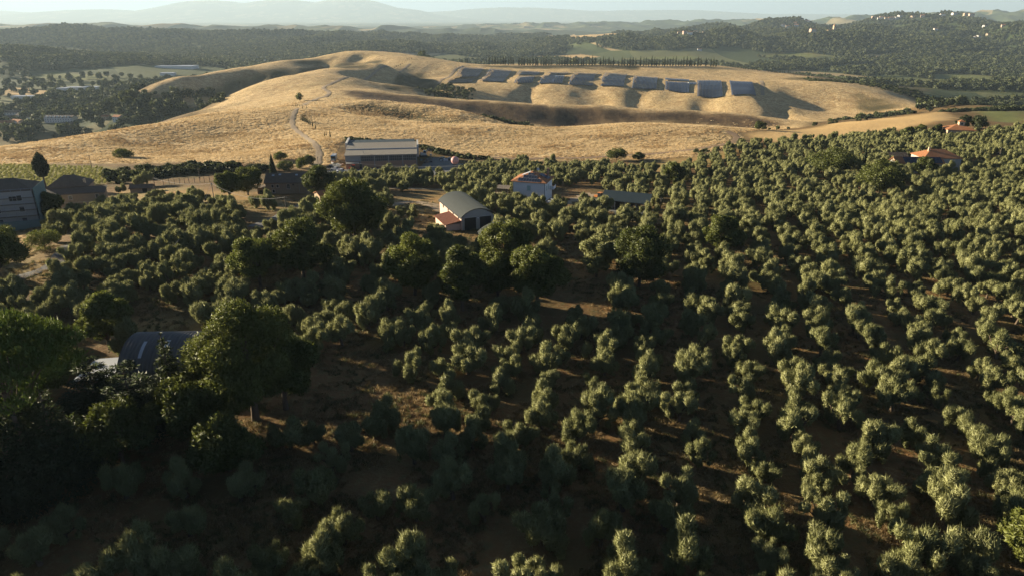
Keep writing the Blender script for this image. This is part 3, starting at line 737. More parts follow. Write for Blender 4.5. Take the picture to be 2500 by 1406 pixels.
def window(parent, x, z, w, h, y=0.0, side='front', mat=None, shut=None, frame=True, name='window'):
    """window on the front (y plane) or on a side (x plane): pane with a frame and a sill under it"""
    def bx(a0, a1, d0, d1, z0, z1):
        if side == 'front': return (a0, y - d1, z0), (a1, y - d0, z1)
        if side == 'right': return (y + d0, a0, z0), (y + d1, a1, z1)
        return (y - d1, a0, z0), (y - d0, a1, z1)
    o = MB().box(*bx(x, x + w, -.02, .03, z, z + h)).build(name, mat or B['pane'], parent)
    if frame:
        f = MB()
        for a in ((x - .1, x, z - .1, z + h + .1), (x + w, x + w + .1, z - .1, z + h + .1), (x, x + w, z + h, z + h + .1)): f.box(*bx(a[0], a[1], -.01, .07, a[2], a[3]))
        f.build('frame', B['frame'], o); MB().box(*bx(x - .15, x + w + .15, -.01, .14, z - .17, z - .1)).build('sill', B['frame'], o)
    if shut is not None:
        for a in (x - w * .55 - .1, x + w + .1): MB().box(*bx(a, a + w * .55, .01, .09, z, z + h)).build('shutter', shut, o)
    return o
def gable_roof(parent, x0, x1, y0, y1, z, rise, mat, ov=.4, th=.2, along='x', name='roof'):
    m = MB()
    if along == 'x':
        ym = (y0 + y1) / 2; k = rise / (ym - y0); e = z - ov * k
        m.slab([(x0 - ov, y0 - ov, e), (x1 + ov, y0 - ov, e), (x1 + ov, ym, z + rise), (x0 - ov, ym, z + rise)], th)
        m.slab([(x0 - ov, ym, z + rise - .003), (x1 + ov, ym, z + rise - .003), (x1 + ov, y1 + ov, e), (x0 - ov, y1 + ov, e)], th)
        g = [(x0 + .02, y0, z - th), (x0 + .02, y1, z - th), (x0 + .02, ym, z + rise - th)], [(x1 - .02, y0, z - th), (x1 - .02, y1, z - th), (x1 - .02, ym, z + rise - th)]
    else:
        xm = (x0 + x1) / 2; k = rise / (xm - x0); e = z - ov * k
        m.slab([(x0 - ov, y0 - ov, e), (xm, y0 - ov, z + rise), (xm, y1 + ov, z + rise), (x0 - ov, y1 + ov, e)], th)
        m.slab([(xm, y0 - ov, z + rise - .003), (x1 + ov, y0 - ov, e), (x1 + ov, y1 + ov, e), (xm, y1 + ov, z + rise - .003)], th)
        g = [(x0, y0 + .02, z - th), (x1, y0 + .02, z - th), (xm, y0 + .02, z + rise - th)], [(x0, y1 - .02, z - th), (x1, y1 - .02, z - th), (xm, y1 - .02, z + rise - th)]
    r = m.build(name, mat, parent)
    return r, g
def gables(parent, g, mat):
    for t in g: MB().add(t, [(0, 1, 2), (2, 1, 0)]).build('gable', mat, parent)
def hip_roof(parent, x0, x1, y0, y1, z, rise, mats, ov=.5, th=.18, inset=None, along='y'):
    """four slopes; mats = (front/back material, side material)"""
    W = x1 - x0; D = y1 - y0
    X0, X1, Y0, Y1 = x0 - ov, x1 + ov, y0 - ov, y1 + ov; e = z - .12
    if along == 'y':
        i = min(W, D) / 2 + ov if inset is None else inset; xm = (x0 + x1) / 2; A = (xm, Y0 + i, z + rise); Bk = (xm, Y1 - i, z + rise)
        fr = [(X0, Y0, e), (X1, Y0, e), A]; bk = [(X1, Y1, e), (X0, Y1, e), Bk]; lf = [(X0, Y1, e), (X0, Y0, e), A, Bk]; rt = [(X1, Y0, e), (X1, Y1, e), Bk, A]
    else:
        i = min(W, D) / 2 + ov if inset is None else inset; ym = (y0 + y1) / 2; A = (X0 + i, ym, z + rise); Bk = (X1 - i, ym, z + rise)
        fr = [(X0, Y0, e), (X1, Y0, e), Bk, A]; bk = [(X1, Y1, e), (X0, Y1, e), A, Bk]; lf = [(X0, Y1, e), (X0, Y0, e), A]; rt = [(X1, Y0, e), (X1, Y1, e), Bk]
    return [MB().slab(q, th).build('roof', m, parent) for q, m in ((fr, mats[0]), (bk, mats[0]), (lf, mats[1]), (rt, mats[1]))], A, Bk
def ground_at(px, py): return pick(px, py)
KEEP = []      # (x, y, radius): no grove trees here
def keep(p, r): KEEP.append((p[0], p[1], r))
def foot(px, py, Y):
    x = at(px, py, Y)[0]; return Vector((x, Y, float(hz(x, Y))))
def arch_mesh(length, half, rise, z0, th=.12, n=20, rib=0.0, pitch=.6, along='x'):
    """barrel roof along +x (or y) from 0 to length; rib>0 gives corrugations running over the arch"""
    rad = (half * half + rise * rise) / (2 * rise); a0 = math.asin(min(1, half / rad)) if rise <= half else math.pi - math.asin(half / rad)
    k = int(length / pitch * 4) if rib else 1
    V = []; F = []
    for sgn in (0, 1):
        for i in range(k + 1):
            u = length * i / k; off = rib * math.cos(2 * math.pi * u / pitch) if rib else 0
            for j in range(n + 1):
                a = -a0 + 2 * a0 * j / n; r_ = rad + off - sgn * th
                p = (u, r_ * math.sin(a), z0 + rise - rad + r_ * math.cos(a)); V.append(p if along == 'x' else (-p[1], p[0], p[2]))
    m = (k + 1) * (n + 1)
    for i in range(k):
        for j in range(n):
            q = (i * (n + 1) + j, (i + 1) * (n + 1) + j, (i + 1) * (n + 1) + j + 1, i * (n + 1) + j + 1); F.append(q[::-1]); F.append(tuple(v + m for v in q))
    for i in range(k):
        for j in (0, n):
            q = (i * (n + 1) + j, (i + 1) * (n + 1) + j, (i + 1) * (n + 1) + j + m, i * (n + 1) + j + m); F.append(q)
    for i in (0, k):
        for j in range(n):
            q = (i * (n + 1) + j, i * (n + 1) + j + 1, i * (n + 1) + j + 1 + m, i * (n + 1) + j + m); F.append(q)
    return V, F

# ------------------------------------------------------------------ roads and yards
def ribbon(name, pts, w, mat, lift=.2, world=False, step=2.5):
    P = [Vector(p) for p in pts] if world else [pick(*p) if len(p) == 2 else foot(*p) for p in pts]
    P = [p for p in P if p is not None]
    # smooth the line
    Q = []
    for i in range(len(P) - 1):
        p0, p1, p2, p3 = P[max(i - 1, 0)], P[i], P[i + 1], P[min(i + 2, len(P) - 1)]
        m = max(2, int((p2 - p1).length / step))
        for k in range(m):
            t = k / m; Q.append(.5 * ((2 * p1) + (-p0 + p2) * t + (2 * p0 - 5 * p1 + 4 * p2 - p3) * t * t + (-p0 + 3 * p1 - 3 * p2 + p3) * t ** 3))
    Q.append(P[-1]); V = []; F = []
    nc = 4
    for i, q in enumerate(Q):
        d = (Q[min(i + 1, len(Q) - 1)] - Q[max(i - 1, 0)]); d.z = 0; d.normalize(); s = Vector((d.y, -d.x, 0))
        ww = w * (1 + .18 * math.sin(i * .9) + .1 * math.sin(i * 2.3))
        for c in range(nc + 1):
            a = q + s * ww * (c / nc - .5); V.append((a.x, a.y, float(hz(a.x, a.y)) + lift - (.06 if c in (0, nc) else 0)))
    for i in range(len(Q) - 1):
        for c in range(nc): F.append((i * (nc + 1) + c, i * (nc + 1) + c + 1, (i + 1) * (nc + 1) + c + 1, (i + 1) * (nc + 1) + c))
    o = link(bpy.data.objects.new(name, pyd(name, V, F, mat))); tag(o, kind='structure')
    return Q
def sheet(name, poly, mat, lift=.12, step=3.0, pixel=True):
    """ground-hugging paved area"""
    P = poly_pick(poly) if pixel else poly; xs = [p[0] for p in P]; ys = [p[1] for p in P]
    X, Y = np.meshgrid(np.arange(min(xs), max(xs), step), np.arange(min(ys), max(ys), step)); wx, wy = warp(X, Y, 1.2, 6)
    ok = inside(wx, wy, P); Z = hz(X, Y) + lift; idx = np.arange(X.size).reshape(X.shape); F = []
    for j in range(X.shape[0] - 1):
        for i in range(X.shape[1] - 1):
            if ok[j, i] and ok[j + 1, i] and ok[j, i + 1] and ok[j + 1, i + 1]: F.append((int(idx[j, i]), int(idx[j, i + 1]), int(idx[j + 1, i + 1]), int(idx[j + 1, i])))
    o = link(bpy.data.objects.new(name, pyd(name, np.stack([X, Y, Z], -1).reshape(-1, 3).tolist(), F, mat))); return tag(o, kind='structure')
LANES = []
LANES.append((ribbon('farm_lane', [(-90,722),(30,684),(92,664),(140,640),(165,600)], 3.6, B['asphalt']), 4.2))
LANES.append((ribbon('farm_road', [(620,556),(680,530),(735,503),(765,487),(790,478)], 4.0, B['asphalt']), 6.5))
LANES.append((ribbon('dirt_path', [(790,478),(850,466),(910,462),(1040,463),(1180,470),(1235,474)], 3.4, B['dirt'], .2), 3.4))
LANES.append((ribbon('dirt_drive', [(940,505),(1000,494),(1060,503),(1080,520)], 5.0, B['dirt'], .2), 4.5))
TRACKS = [ribbon('hill_track', [(765,430,338),(776,400,362),(778,372,385),(762,345,412),(742,324,445),(714,302,485),(716,284,520),(728,268,560)], 3.4, B['dirt'], .2)]
ribbon('crest_track', [(728,258,610),(760,246,670),(803,228,745),(792,214,805),(850,190,925),(900,173,1040),(950,160,1150),(1000,150,1290)], 4.5, B['dirt'], .25)
TRACKS.append(ribbon('field_track', [(1128,382,388),(1250,392,378),(1400,391,378),(1520,384,384),(1650,373,393),(1760,358,408),(1800,340,430),(1778,322,455)], 5.0, B['track'], .2))
ribbon('solar_track', [(1070,204,1075),(1085,190,1150),(1110,172,1260),(1132,163,1310)], 5, B['dirt'], .3)
ribbon('fence_track', [(1845,204,1180),(1855,220,1070),(1862,238,960)], 5, B['dirt'], .3)
sheet('factory_yard', [(783,432),(1000,428),(1120,432),(1135,402),(1110,385),(1030,384),(1024,405),(848,414),(835,395),(800,398)], B['yard'])
sheet('shed_yard', [(1448,470),(1500,480),(1590,510),(1590,545),(1500,540),(1440,500)], B['yard'], .16)
sheet('house_yard', [(1335,500),(1440,465),(1475,480),(1400,505)], B['dirt'], .13)
# ------------------------------------------------------------------ 1 scaffolded apartment block at the left edge
p = foot(96, 545, 206); keep(p, 7); keep((p.x - 9, p.y + 2), 11); keep((p.x - 4, p.y - 8), 6)
b = thing('apartment_building', p, 'grey apartment block wrapped in scaffolding and teal netting', 'building', 20)
box('wall', b, (-18, 0, -1), (0, 11, 11.9), B['greyp'])
hip_roof(b, -18, 0, 0, 11, 11.9, 2.8, (B['oldtile'], B['oldtile_x']), .6, along='x')
for z in (1.6, 5.2, 8.7):
    for x in (-4.2, -10.5, -15.8): window(b, x, z, 1.3, 1.5)
box('balcony_opening', b, (-6.2, -.04, 8.6), (-3.2, .02, 10.0), B['dark'])
sc = MB()
for x in np.arange(-18.5, .6, 2.7): sc.bar((x, -1.2, -.5), (x, -1.2, 12.2), .06)
for z in (1.9, 3.8, 5.7, 7.6, 9.5, 11.4):
    sc.bar((-18.6, -1.2, z + 1), (.8, -1.2, z + 1), .045)
sc.build('scaffold_frame', B['steel'], b)
for z in (1.9, 3.8, 5.7, 7.6, 9.5): box('scaffold_deck', b, (-18.5, -1.15, z), (.6, -.25, z + .07), B['timber'])
net = MB().box((.9, -1.3, -.3), (.96, 11.5, 12.4)); net.build('safety_net', B['net'], b); box('lower_net', b, (-18.5, -1.32, -.3), (.9, -1.27, 2.6), B['net'])

# ------------------------------------------------------------------ 2 stone farmhouse with hipped roof and long lean-to front
p = foot(185, 505, 232); keep((p.x, p.y - 9), 8); keep((p.x + 8, p.y - 10), 8); keep((p.x + 3, p.y - 17), 5); keep(p, 10); keep((p.x, p.y + 9), 10)
b = thing('stone_farmhouse', p, 'stone farmhouse with dark hipped roof and long lean-to front', 'farmhouse', 17)
box('wall', b, (-9, 0, -1), (9.5, 4.5, 7.0), B['stone']); box('upper_wall', b, (-8.8, 4.5, -1), (3.5, 14, 8.6), B['stone'])
MB().slab([(-9.4, -.5, 6.9), (10, -.5, 6.9), (10, 4.7, 8.3), (-9.4, 4.7, 8.3)], .2).build('lean_to_roof', B['oldtile'], b)
hip_roof(b, -8.8, 3.5, 4.6, 14, 8.6, 3.2, (B['oldtile'], B['oldtile_x']), .45, along='x', inset=5)
for x, z in ((-1.5, 5.0), (6.8, 5.0), (-6, 5.0)): window(b, x, z, 1.0, 1.2)
window(b, -4, .2, 1.1, 2.0, mat=B['door'], name='door'); window(b, 1.8, .6, .8, 1.0)
box('chimney', b, (2.3, 6, 8.4), (3.0, 6.7, 10.6), B['plaster']); box('string_course', b, (-9.05, -.06, 3.75), (9.55, 0.001, 3.9), B['concrete'])
q = foot(345, 470, 268); keep(q, 5)
s = thing('field_hut', q, 'low dark stone hut with sagging tiled roof in the dry meadow', 'hut', 12)
box('wall', s, (-4, 0, -.6), (4, 4, 2.0), B['stone']); gable_roof(s, -4, 4, 0, 4, 2.0, 1.0, B['oldtile']); box('door', s, (.5, -.05, 0), (2.3, .0, 1.9), B['dark'])

# ------------------------------------------------------------------ 3 small farmhouse by the road
p = foot(703, 486, 247); keep(p, 8); keep((p.x, p.y + 4), 8)
b = thing('roadside_farmhouse', p, 'small farmhouse with weathered tile roof standing by the asphalt road', 'farmhouse', 4)
box('wall', b, (-7.5, 0, -1), (7.5, 8.5, 4.4), B['stone']); r_, g = gable_roof(b, -7.5, 7.5, 0, 8.5, 4.4, 2.5, B['oldtile'], .5); gables(b, g, B['stone'])
window(b, -5.4, 2.4, .8, 1.0); window(b, -3.6, 2.4, .8, 1.0); window(b, 2.2, 3.1, .5, .5, frame=False); window(b, -5.2, .5, .8, 1.1); window(b, .2, 1.9, 1.0, 1.6)
MB().bar((4.6, -.08, 0), (4.6, -.08, 4.3), .06).build('downpipe', B['steel'], b); box('oven_house', b, (-10.5, -.5, -.6), (-7.6, 3.5, 2.3), B['stone']); MB().slab([(-10.8, -.8, 2.3), (-7.6, -.8, 2.7), (-7.6, 3.8, 2.7), (-10.8, 3.8, 2.3)], .15).build('oven_roof', B['oldtile'], b)
box('oven_mouth', b, (-9.9, -.56, -.3), (-8.2, -.49, 1.5), B['dark'])
for k, (xx, yy) in enumerate(((-5.6, 3.4), (-3.2, 3.7), (2.9, 3.5))): MB().slab([(xx, yy - .6, 6.55 + (yy - 4.25) * .588 ), (xx + .9, yy - .6, 6.55 + (yy - 4.25) * .588), (xx + .9, yy, 6.95 + (yy - 4.25) * .588), (xx, yy, 6.95 + (yy - 4.25) * .588)], .1).build('roof_light', B['zinc'], b)

# ------------------------------------------------------------------ 4 sunlit shed under the big oak
p = foot(778, 517, 224); keep(p, 4.5)
b = thing('plaster_shed', p, 'small sunlit ochre shed with one window beside the big oak', 'shed', -52)
box('wall', b, (-2.3, 0, -.8), (2.3, 6, 3.3), B['plaster']); r_, g = gable_roof(b, -2.3, 2.3, 0, 6, 3.3, .9, B['tile'], .3, along='y'); gables(b, g, B['plaster']); window(b, -.4, 1.2, .7, 1.2)

# ------------------------------------------------------------------ 5 industrial hall
p = foot(845, 411, 345); q = foot(1018, 405, 350)
ang = math.degrees(math.atan2(q.y - p.y, q.x - p.x)); p.z = min(p.z, q.z) + .1; W = (q - p).length
for k in range(5): keep((p.x + W * k / 4, p.y + 8), 14)
b = thing('factory_hall', p, 'long low brick factory hall with grey sheet roof and window band', 'factory', ang)
box('wall', b, (0, 0, -1.5), (W, 36, 3.4), B['brick']); box('upper_wall', b, (0.002, .05, 3.4), (W - .002, 36, 6.6), B['concrete'])
nb = 5; bay = (W - 7.4) / 4
for i in range(nb): box('pillar', b, (7.2 + i * bay, -.25, -1.5), (7.6 + i * bay, .06, 6.6), B['concrete'])
box('pillar', b, (-.05, -.25, -1.5), (.4, .06, 6.6), B['concrete'])
for i in range(4):
    x0 = 7.65 + i * bay; w_ = MB().box((x0, -.02, 3.5), (x0 + bay - .5, .04, 6.0)).build('window', B['pane'], b)
    for k in range(6): MB().box((x0 + (bay - .5) * (k + .5) / 6 - .05, -.1, 3.5), (x0 + (bay - .5) * (k + .5) / 6 + .05, -.03, 6.0)).build('mullion', B['steel'], w_)
    MB().box((x0, -.1, 4.7), (x0 + bay - .5, -.03, 4.8)).build('transom', B['steel'], w_)
MB().slab([(-.5, -.8, 6.7), (W + .4, -.8, 6.7), (W + .4, 12, 7.3), (-.5, 12, 7.3)], .18).build('lower_roof', B['sheet'], b)
box('roof_step', b, (-.5, 12.0, 7.0), (W + .4, 12.25, 7.75), B['frame'])
MB().slab([(-.4, 12.25, 7.7), (W + .3, 12.25, 7.7), (W + .3, 26, 8.6), (-.4, 26, 8.6)], .18).build('upper_roof', B['sheet'], b)
MB().slab([(-.3, 26, 8.62), (W - .6, 26, 8.62), (W - .6, 37, 8.3), (-.3, 37, 8.3)], .18).build('back_roof', B['teal'], b)
box('parapet', b, (-1.6, 22, 4), (-.5, 40, 9.2), B['frame']); box('parapet', b, (W + .45, 14, 2.5), (W + 1.3, 30, 8.9), B['frame'])
box('office', b, (.6, -3.2, -1.2), (6.6, -.26, 3.0), B['brick']); box('office_roof', b, (.3, -3.5, 3.0), (6.9, -.26, 3.2), B['concrete']); window(b, 2.8, .1, 1.5, 2.2, y=-3.2, mat=B['dark'], name='doorway')
window(b, 6.9, 0, 1.1, 2.1, y=-.25, mat=B['dark'], name='doorway'); MB().cyl((6.9 + 2, 3, 6.8), .12, 1.6).build('vent_pipe', B['steel'], b)
FACT = (p, ang, W)

# ------------------------------------------------------------------ 6 white house with hipped terracotta roof
p = foot(1330, 493, 239); keep((p.x - 3, p.y - 9), 4); keep((p.x - 9, p.y - 7), 4); keep(p, 9); keep((p.x - 5, p.y + 6), 10)
b = thing('white_house', p, 'two-storey white house with hipped terracotta roof and rooftop solar panels', 'house', -17)
HW, HD, HH = 12.0, 10.5, 6.9
box('wall', b, (-HW, 0, -1), (0, HD, HH), B['white'])
rf, A_, Bk_ = hip_roof(b, -HW, 0, 0, HD, HH, 2.7, (B['tile'], B['tile_x']), .7, along='y', inset=5.2)
X0, X1, Y0 = -HW - .7, .7, -.7
e_ = HH - .12; apex = A_
def on_front(u, v):  # u along eave 0..1, v up the slope 0..1
    c = ((X0 + X1) / 2); w = (X1 - X0) * (1 - v); return (c - w / 2 + w * u, Y0 + v * (apex[1] - Y0), e_ + v * (apex[2] - e_) + .05)
for row, (v0, v1, n) in enumerate(((.06, .33, 8), (.36, .63, 5), (.66, .84, 2))):
    half = n * 1.02 / 2; c = (X0 + X1) / 2
    for k in range(n):
        xa = c - half + k * 1.02; xb = xa + .95
        def pt(x, v): return (x, Y0 + v * (apex[1] - Y0), e_ + v * (apex[2] - e_) + .1)
        o = MB().slab([pt(xa, v0), pt(xb, v0), pt(xb, v1), pt(xa, v1)], .06).build('solar_panel', B['solar'], b)
        def pl(x, v): q = pt(x, v); return (q[0], q[1], q[2] - .025)
        MB().slab([pl(xa - .05, v0 - .012), pl(xb + .05, v0 - .012), pl(xb + .05, v1 + .012), pl(xa - .05, v1 + .012)], .05).build('rim', B['solarf'], o)
def on_side(x_e, ya, yb, v0, v1, mat, name):  # on the left or right slope
    def pt(y, v): return (x_e + v * (apex[0] - x_e), y, e_ + v * (apex[2] - e_) + .12)
    q = [pt(ya, v0), pt(yb, v0), pt(yb, v1), pt(ya, v1)]
    if x_e < apex[0]: q = q[::-1]
    MB().slab(q, .08).build(name, mat, b)
on_side(X0, 4.2, 7.2, .40, .86, B['zinc'], 'collector'); on_side(X1, 4.6, 6.2, .1, .62, B['solar'], 'solar_panel'); on_side(X1, 6.35, 7.95, .1, .62, B['solar'], 'solar_panel')
window(b, -6.6, 3.6, 1.2, 1.7, mat=B['shutter']); window(b, 2.0, 3.6, .9, 1.5, y=0, side='right', mat=B['shutter']); window(b, 4.6, 3.6, .9, 1.5, y=0, side='right', mat=B['shutter'])
for xx in (-HW + .15, -.12): MB().bar((xx, -.1, -.5), (xx, -.1, HH - .1), .07).build('downpipe', B['door'], b)
bal = box('balcony', b, (0.003, 7, 2.9), (1.5, 10.4, 3.1), B['white']); MB().box((1.42, 7, 3.1), (1.5, 10.4, 4.1)).box((0, 7, 3.1), (1.42, 7.08, 4.1)).build('railing', B['white'], bal)
box('chimney', b, (-1.6, 8.6, 7.2), (-.9, 9.4, 10.2), B['brick'])
dsh = MB(); n = 16; V = [(0, 0, 0)] + [(.55 * math.cos(6.2832 * i / n), -.12, .55 * math.sin(6.2832 * i / n)) for i in range(n)]
dsh.add(V, [(0, i + 1, (i + 1) % n + 1) for i in range(n)]); d_ = dsh.build('satellite_dish', B['frame'], b); d_.location = (apex[0] + 1.6, apex[1] + 2.2, apex[2] + .5); d_.rotation_euler = (R(-12), 0, R(14))
MB().bar((0, .1, 0), (0, .1, -1.2), .04).bar((0, .12, 0), (0, .12, 1.4), .02).build('mast', B['steel'], d_)
pg = foot(1225, 470, 251); keep(pg, 4)
s = thing('pergola', pg, 'flat timber-roofed carport on posts beside the white house', 'carport', -12)
MB().slab([(-3.6, 0, 2.7), (2.6, 0, 2.7), (2.6, 5, 2.95), (-3.6, 5, 2.95)], .18).build('roof', B['timber'], s)
for x in (-3.3, 2.3):
    for y in (.2, 4.7): box('post', s, (x - .1, y - .1, -.5), (x + .1, y + .1, 2.55), B['timber'])
# ------------------------------------------------------------------ 7 arched barn and its neighbour
p = foot(1127, 574, 186); keep((p.x + 4, p.y - 6), 5); keep((p.x - 3, p.y - 5), 4); keep((p.x, p.y + 3), 7); keep((p.x - 3, p.y + 14), 8); keep((p.x + 6, p.y + 6), 8); keep((p.x - 5, p.y + 3), 4)
b = thing('arched_barn', p, 'barn with rounded grey roof, two dark doors and red lean-to', 'barn', 22)
BW, BL, BE = 10.0, 21.5, 3.7
box('side_wall', b, (0, 0, -1), (.3, BL, BE), B['pink']); box('side_wall', b, (BW - .3, 0, -1), (BW, BL, BE), B['plaster'])
V, F = arch_mesh(BL + .8, BW / 2 + .45, 2.5, BE - .1, .14, 22, along='y'); MB().add([(x + BW / 2, y - .5, z) for x, y, z in V], F).build('roof', B['arch'], b, smooth_=True)
fw = MB(); nn = 14
for yy in (0.05, BL - .3):
    for i in range(nn):
        xa = .3 + (BW - .6) * i / nn; xb = .3 + (BW - .6) * (i + 1) / nn
        def hh(x): return BE + 2.2 * (1 - ((x - BW / 2) / (BW / 2)) ** 2) - .15
        fw.add([(xa, yy, -1), (xb, yy, -1), (xb, yy, hh(xb)), (xa, yy, hh(xa)), (xa, yy + .25, -1), (xb, yy + .25, -1), (xb, yy + .25, hh(xb)), (xa, yy + .25, hh(xa))], [(0, 1, 2, 3), (7, 6, 5, 4), (3, 2, 6, 7)])
fw.build('end_wall', B['greyp'], b)
for x0 in (1.0, 5.6): dd = box('door', b, (x0, -.02, -.4), (x0 + 3.4, .04, 3.5), B['door']); MB().box((x0 - .12, -.06, 3.5), (x0 + 3.52, .04, 3.66)).build('lintel', B['frame'], dd)
box('lamp', b, (4.85, -.2, 3.1), (5.15, 0.045, 3.35), B['carwhite'])
for k in range(4): box('vent_slot', b, (-.03, 2 + k * 5, 2.4), (.0, 3.1 + k * 5, 3.2), B['dark'])
lt = box('lean_to_wall', b, (-4.4, .6, -1), (-.001, 11, 1.95), B['pink']); MB().slab([(-4.8, .2, 2.05), (.0, .2, 2.85), (0, 11.4, 2.85), (-4.8, 11.4, 2.05)], .15).build('lean_to_roof', B['oldred'], b)
p = foot(1200, 604, 166); keep((p.x + 2, p.y + 4), 7)
b = thing('arched_shed', p, 'low rounded metal shed roof half hidden by the oaks before the barn', 'shed', 16)
V, F = arch_mesh(9, 5.6, 2.4, 2.2, .12, 18, along='y'); MB().add([(x + 4, y, z) for x, y, z in V], F).build('roof', B['arch'], b, smooth_=True)
for x in (-1.2, 9.2):
    for y in (.3, 4.5, 8.6): box('post', b, (x - .1, y - .1, -1), (x + .1, y + .1, 2.2), B['steel'])

# ------------------------------------------------------------------ 8 open tractor shed
p = foot(1470, 505, 223); keep((p.x + 5, p.y + 2), 7); keep((p.x + 11, p.y - 1), 6)
b = thing('open_shed', p, 'open-sided farm shed with teal sheet roof on thin posts', 'shed', -17)
MB().slab([(-.6, -.6, 3.5), (15.6, -.6, 3.1), (15.6, 7.4, 4.7), (-.6, 7.4, 5.1)], .14).build('roof', B['teal'], b)
for x in (0, 4.2, 7.6, 11.2, 15):
    for y in (0, 7): box('post', b, (x - .11, y - .11, -1), (x + .11, y + .11, 3.25 - .027 * x + .2 * y), B['frame'] if y == 0 else B['timber'])
box('side_boards', b, (-.12, .2, .2), (-.02, 6.8, 3.3), B['timber']); box('back_boards', b, (.1, 7.1, -.5), (15, 7.2, 4.2), B['timber'])
MB().bar((3.0, -.25, -.3), (3.7, .25, 3.5), .06).bar((3.4, -.25, -.3), (4.1, .25, 3.5), .06).build('ladder', B['steel'], b)
for k, (x, y, w, h) in enumerate(((2, 3, 1.8, 1.4), (5.2, 3.5, 2.2, 1.7), (9, 3, 1.6, 1.3), (12.5, 3.8, 2.0, 1.6))):
    V, F = tube([(x, y, h / 2), (x + w, y + .2, h / 2)], [h / 2, h / 2], 14)
    m = MB().add(V, F + [tuple(range(13, -1, -1)), tuple(range(14, 28))])
    o = m.build('hay_bale', B['dirt']); o.matrix_world = Matrix.Translation(b.location) @ Matrix.Rotation(R(-17), 4, 'Z'); o.location.z -= .1
    tag(o, 'round straw bale lying under the teal shed roof', 'bale', 'bales in the open shed')

# ------------------------------------------------------------------ 9 farm compound on the right
p = foot(2190, 402, 298); keep((p.x + 8, p.y + 3), 9); keep((p.x + 20, p.y + 6), 12); keep((p.x + 28, p.y + 6), 8)
b = thing('tiled_farmhouse', p, 'rambling farmhouse with orange tile roofs and a grey panel-covered wing', 'farmhouse', -3)
box('wall', b, (0, 0, -1.5), (20, 7, 4.6), B['greyp']); r_, g = gable_roof(b, 0, 20, 0, 7, 4.6, 2.0, B['tile'], .45); gables(b, g, B['plaster'])
def ws(x, v): return (x, -.45 + v * 3.95, 4.6 - .25 + v * 2.25 + .1)
for k in range(9): MB().slab([ws(3.4 + k * 1.8, .05), ws(3.4 + k * 1.8 + 1.7, .05), ws(3.4 + k * 1.8 + 1.7, .93), ws(3.4 + k * 1.8, .93)], .06).build('solar_panel', B['solar'], b)
box('main_wall', b, (13, 3.5, -1.5), (29, 15, 6.2), B['greyp']); hip_roof(b, 13, 29, 3.5, 15, 6.2, 2.9, (B['tile'], B['tile_x']), .5, along='x', inset=5.6)
box('chimney', b, (16.4, 8, 7.6), (17.2, 8.8, 10), B['plaster'])
for x, z in ((6.5, 2.2), (12, 2.2), (16.5, 2.2), (12.2, -.6), (7, -.6)): window(b, x, z, .9, 1.2)
box('terrace_wall', b, (29.5, -1, -1), (38, -.7, 1.0), B['white']); box('wall_cap', b, (29.3, -1.15, 1.0), (38.2, -.55, 1.2), B['tile'])
p = foot(2163, 366, 327); keep((p.x + 5, p.y), 6)
b = thing('tile_outbuilding', p, 'low ochre outbuilding with brown tiles behind the orange-roofed farmhouse', 'outbuilding', -6)
box('wall', b, (0, 0, -1.5), (10.5, 5, 3.0), B['plaster']); r_, g = gable_roof(b, 0, 10.5, 0, 5, 3.0, 1.3, B['oldtile']); gables(b, g, B['plaster']); window(b, 3, .9, .8, 1)

# ------------------------------------------------------------------ 10 villa with a little tower
p = foot(2312, 331, 398); keep((p.x + 8, p.y + 5), 12)
b = thing('tower_villa', p, 'ochre villa with shallow tile roof and small lookout tower among pines', 'villa', -14)
box('wall', b, (0, 0, -1.5), (14, 11, 5.2), B['plaster']); hip_roof(b, 0, 14, 0, 11, 5.2, 2.3, (B['tile'], B['tile_x']), .6, along='x')
box('tower', b, (6.4, 4.2, 6.2), (9.2, 7, 9.3), B['plaster']); hip_roof(b, 6.4, 9.2, 4.2, 7, 9.3, 1.0, (B['tile'], B['tile_x']), .3, along='x', inset=1.65)
for x in (2, 6, 10.5): window(b, x, 2.4, 1, 1.5); 
window(b, 3, 2.4, 1, 1.5, y=14, side='right'); window(b, 7.3, 7.4, 1, 1.2, y=4.2)

# ------------------------------------------------------------------ 11 corrugated hangar among the dark trees
p = Vector((-62.5, 95.5, float(hz(-62.5, 95.5)))); keep((p.x + 6, p.y + 6), 8.5); keep((p.x + 14, p.y + 6), 8); keep((p.x - 3, p.y + 3), 5)
b = thing('corrugated_hangar', p, 'dark corrugated hangar with barrel roof among tall trees', 'hangar', 2)
HL = 17.0
V, F = arch_mesh(HL, 6.3, 3.7, 2.2, .1, 22, .10, .6); MB().add([(x, y + 6, z) for x, y, z in V], F).build('roof', B['hangar'], b, smooth_=True)
box('side_wall', b, (.15, .2, -1), (HL - .15, .45, 2.2), B['hangar']); box('side_wall', b, (.15, 11.6, -1), (HL - .15, 11.85, 2.2), B['hangar'])
ew = MB()
for xx in (.2, HL - .3):
    for i in range(12):
        ya = .45 + 11.1 * i / 12; yb = .45 + 11.1 * (i + 1) / 12
        def hh(y): return 2.2 + 3.35 * max(0, 1 - ((y - 6) / 6.0) ** 2) ** .75
        ew.add([(xx, ya, -1), (xx, yb, -1), (xx, yb, hh(yb)), (xx, ya, hh(ya)), (xx + .1, ya, -1), (xx + .1, yb, -1), (xx + .1, yb, hh(yb)), (xx + .1, ya, hh(ya))], [(3, 2, 1, 0), (4, 5, 6, 7)])
ew.build('end_wall', B['hangar'], b)
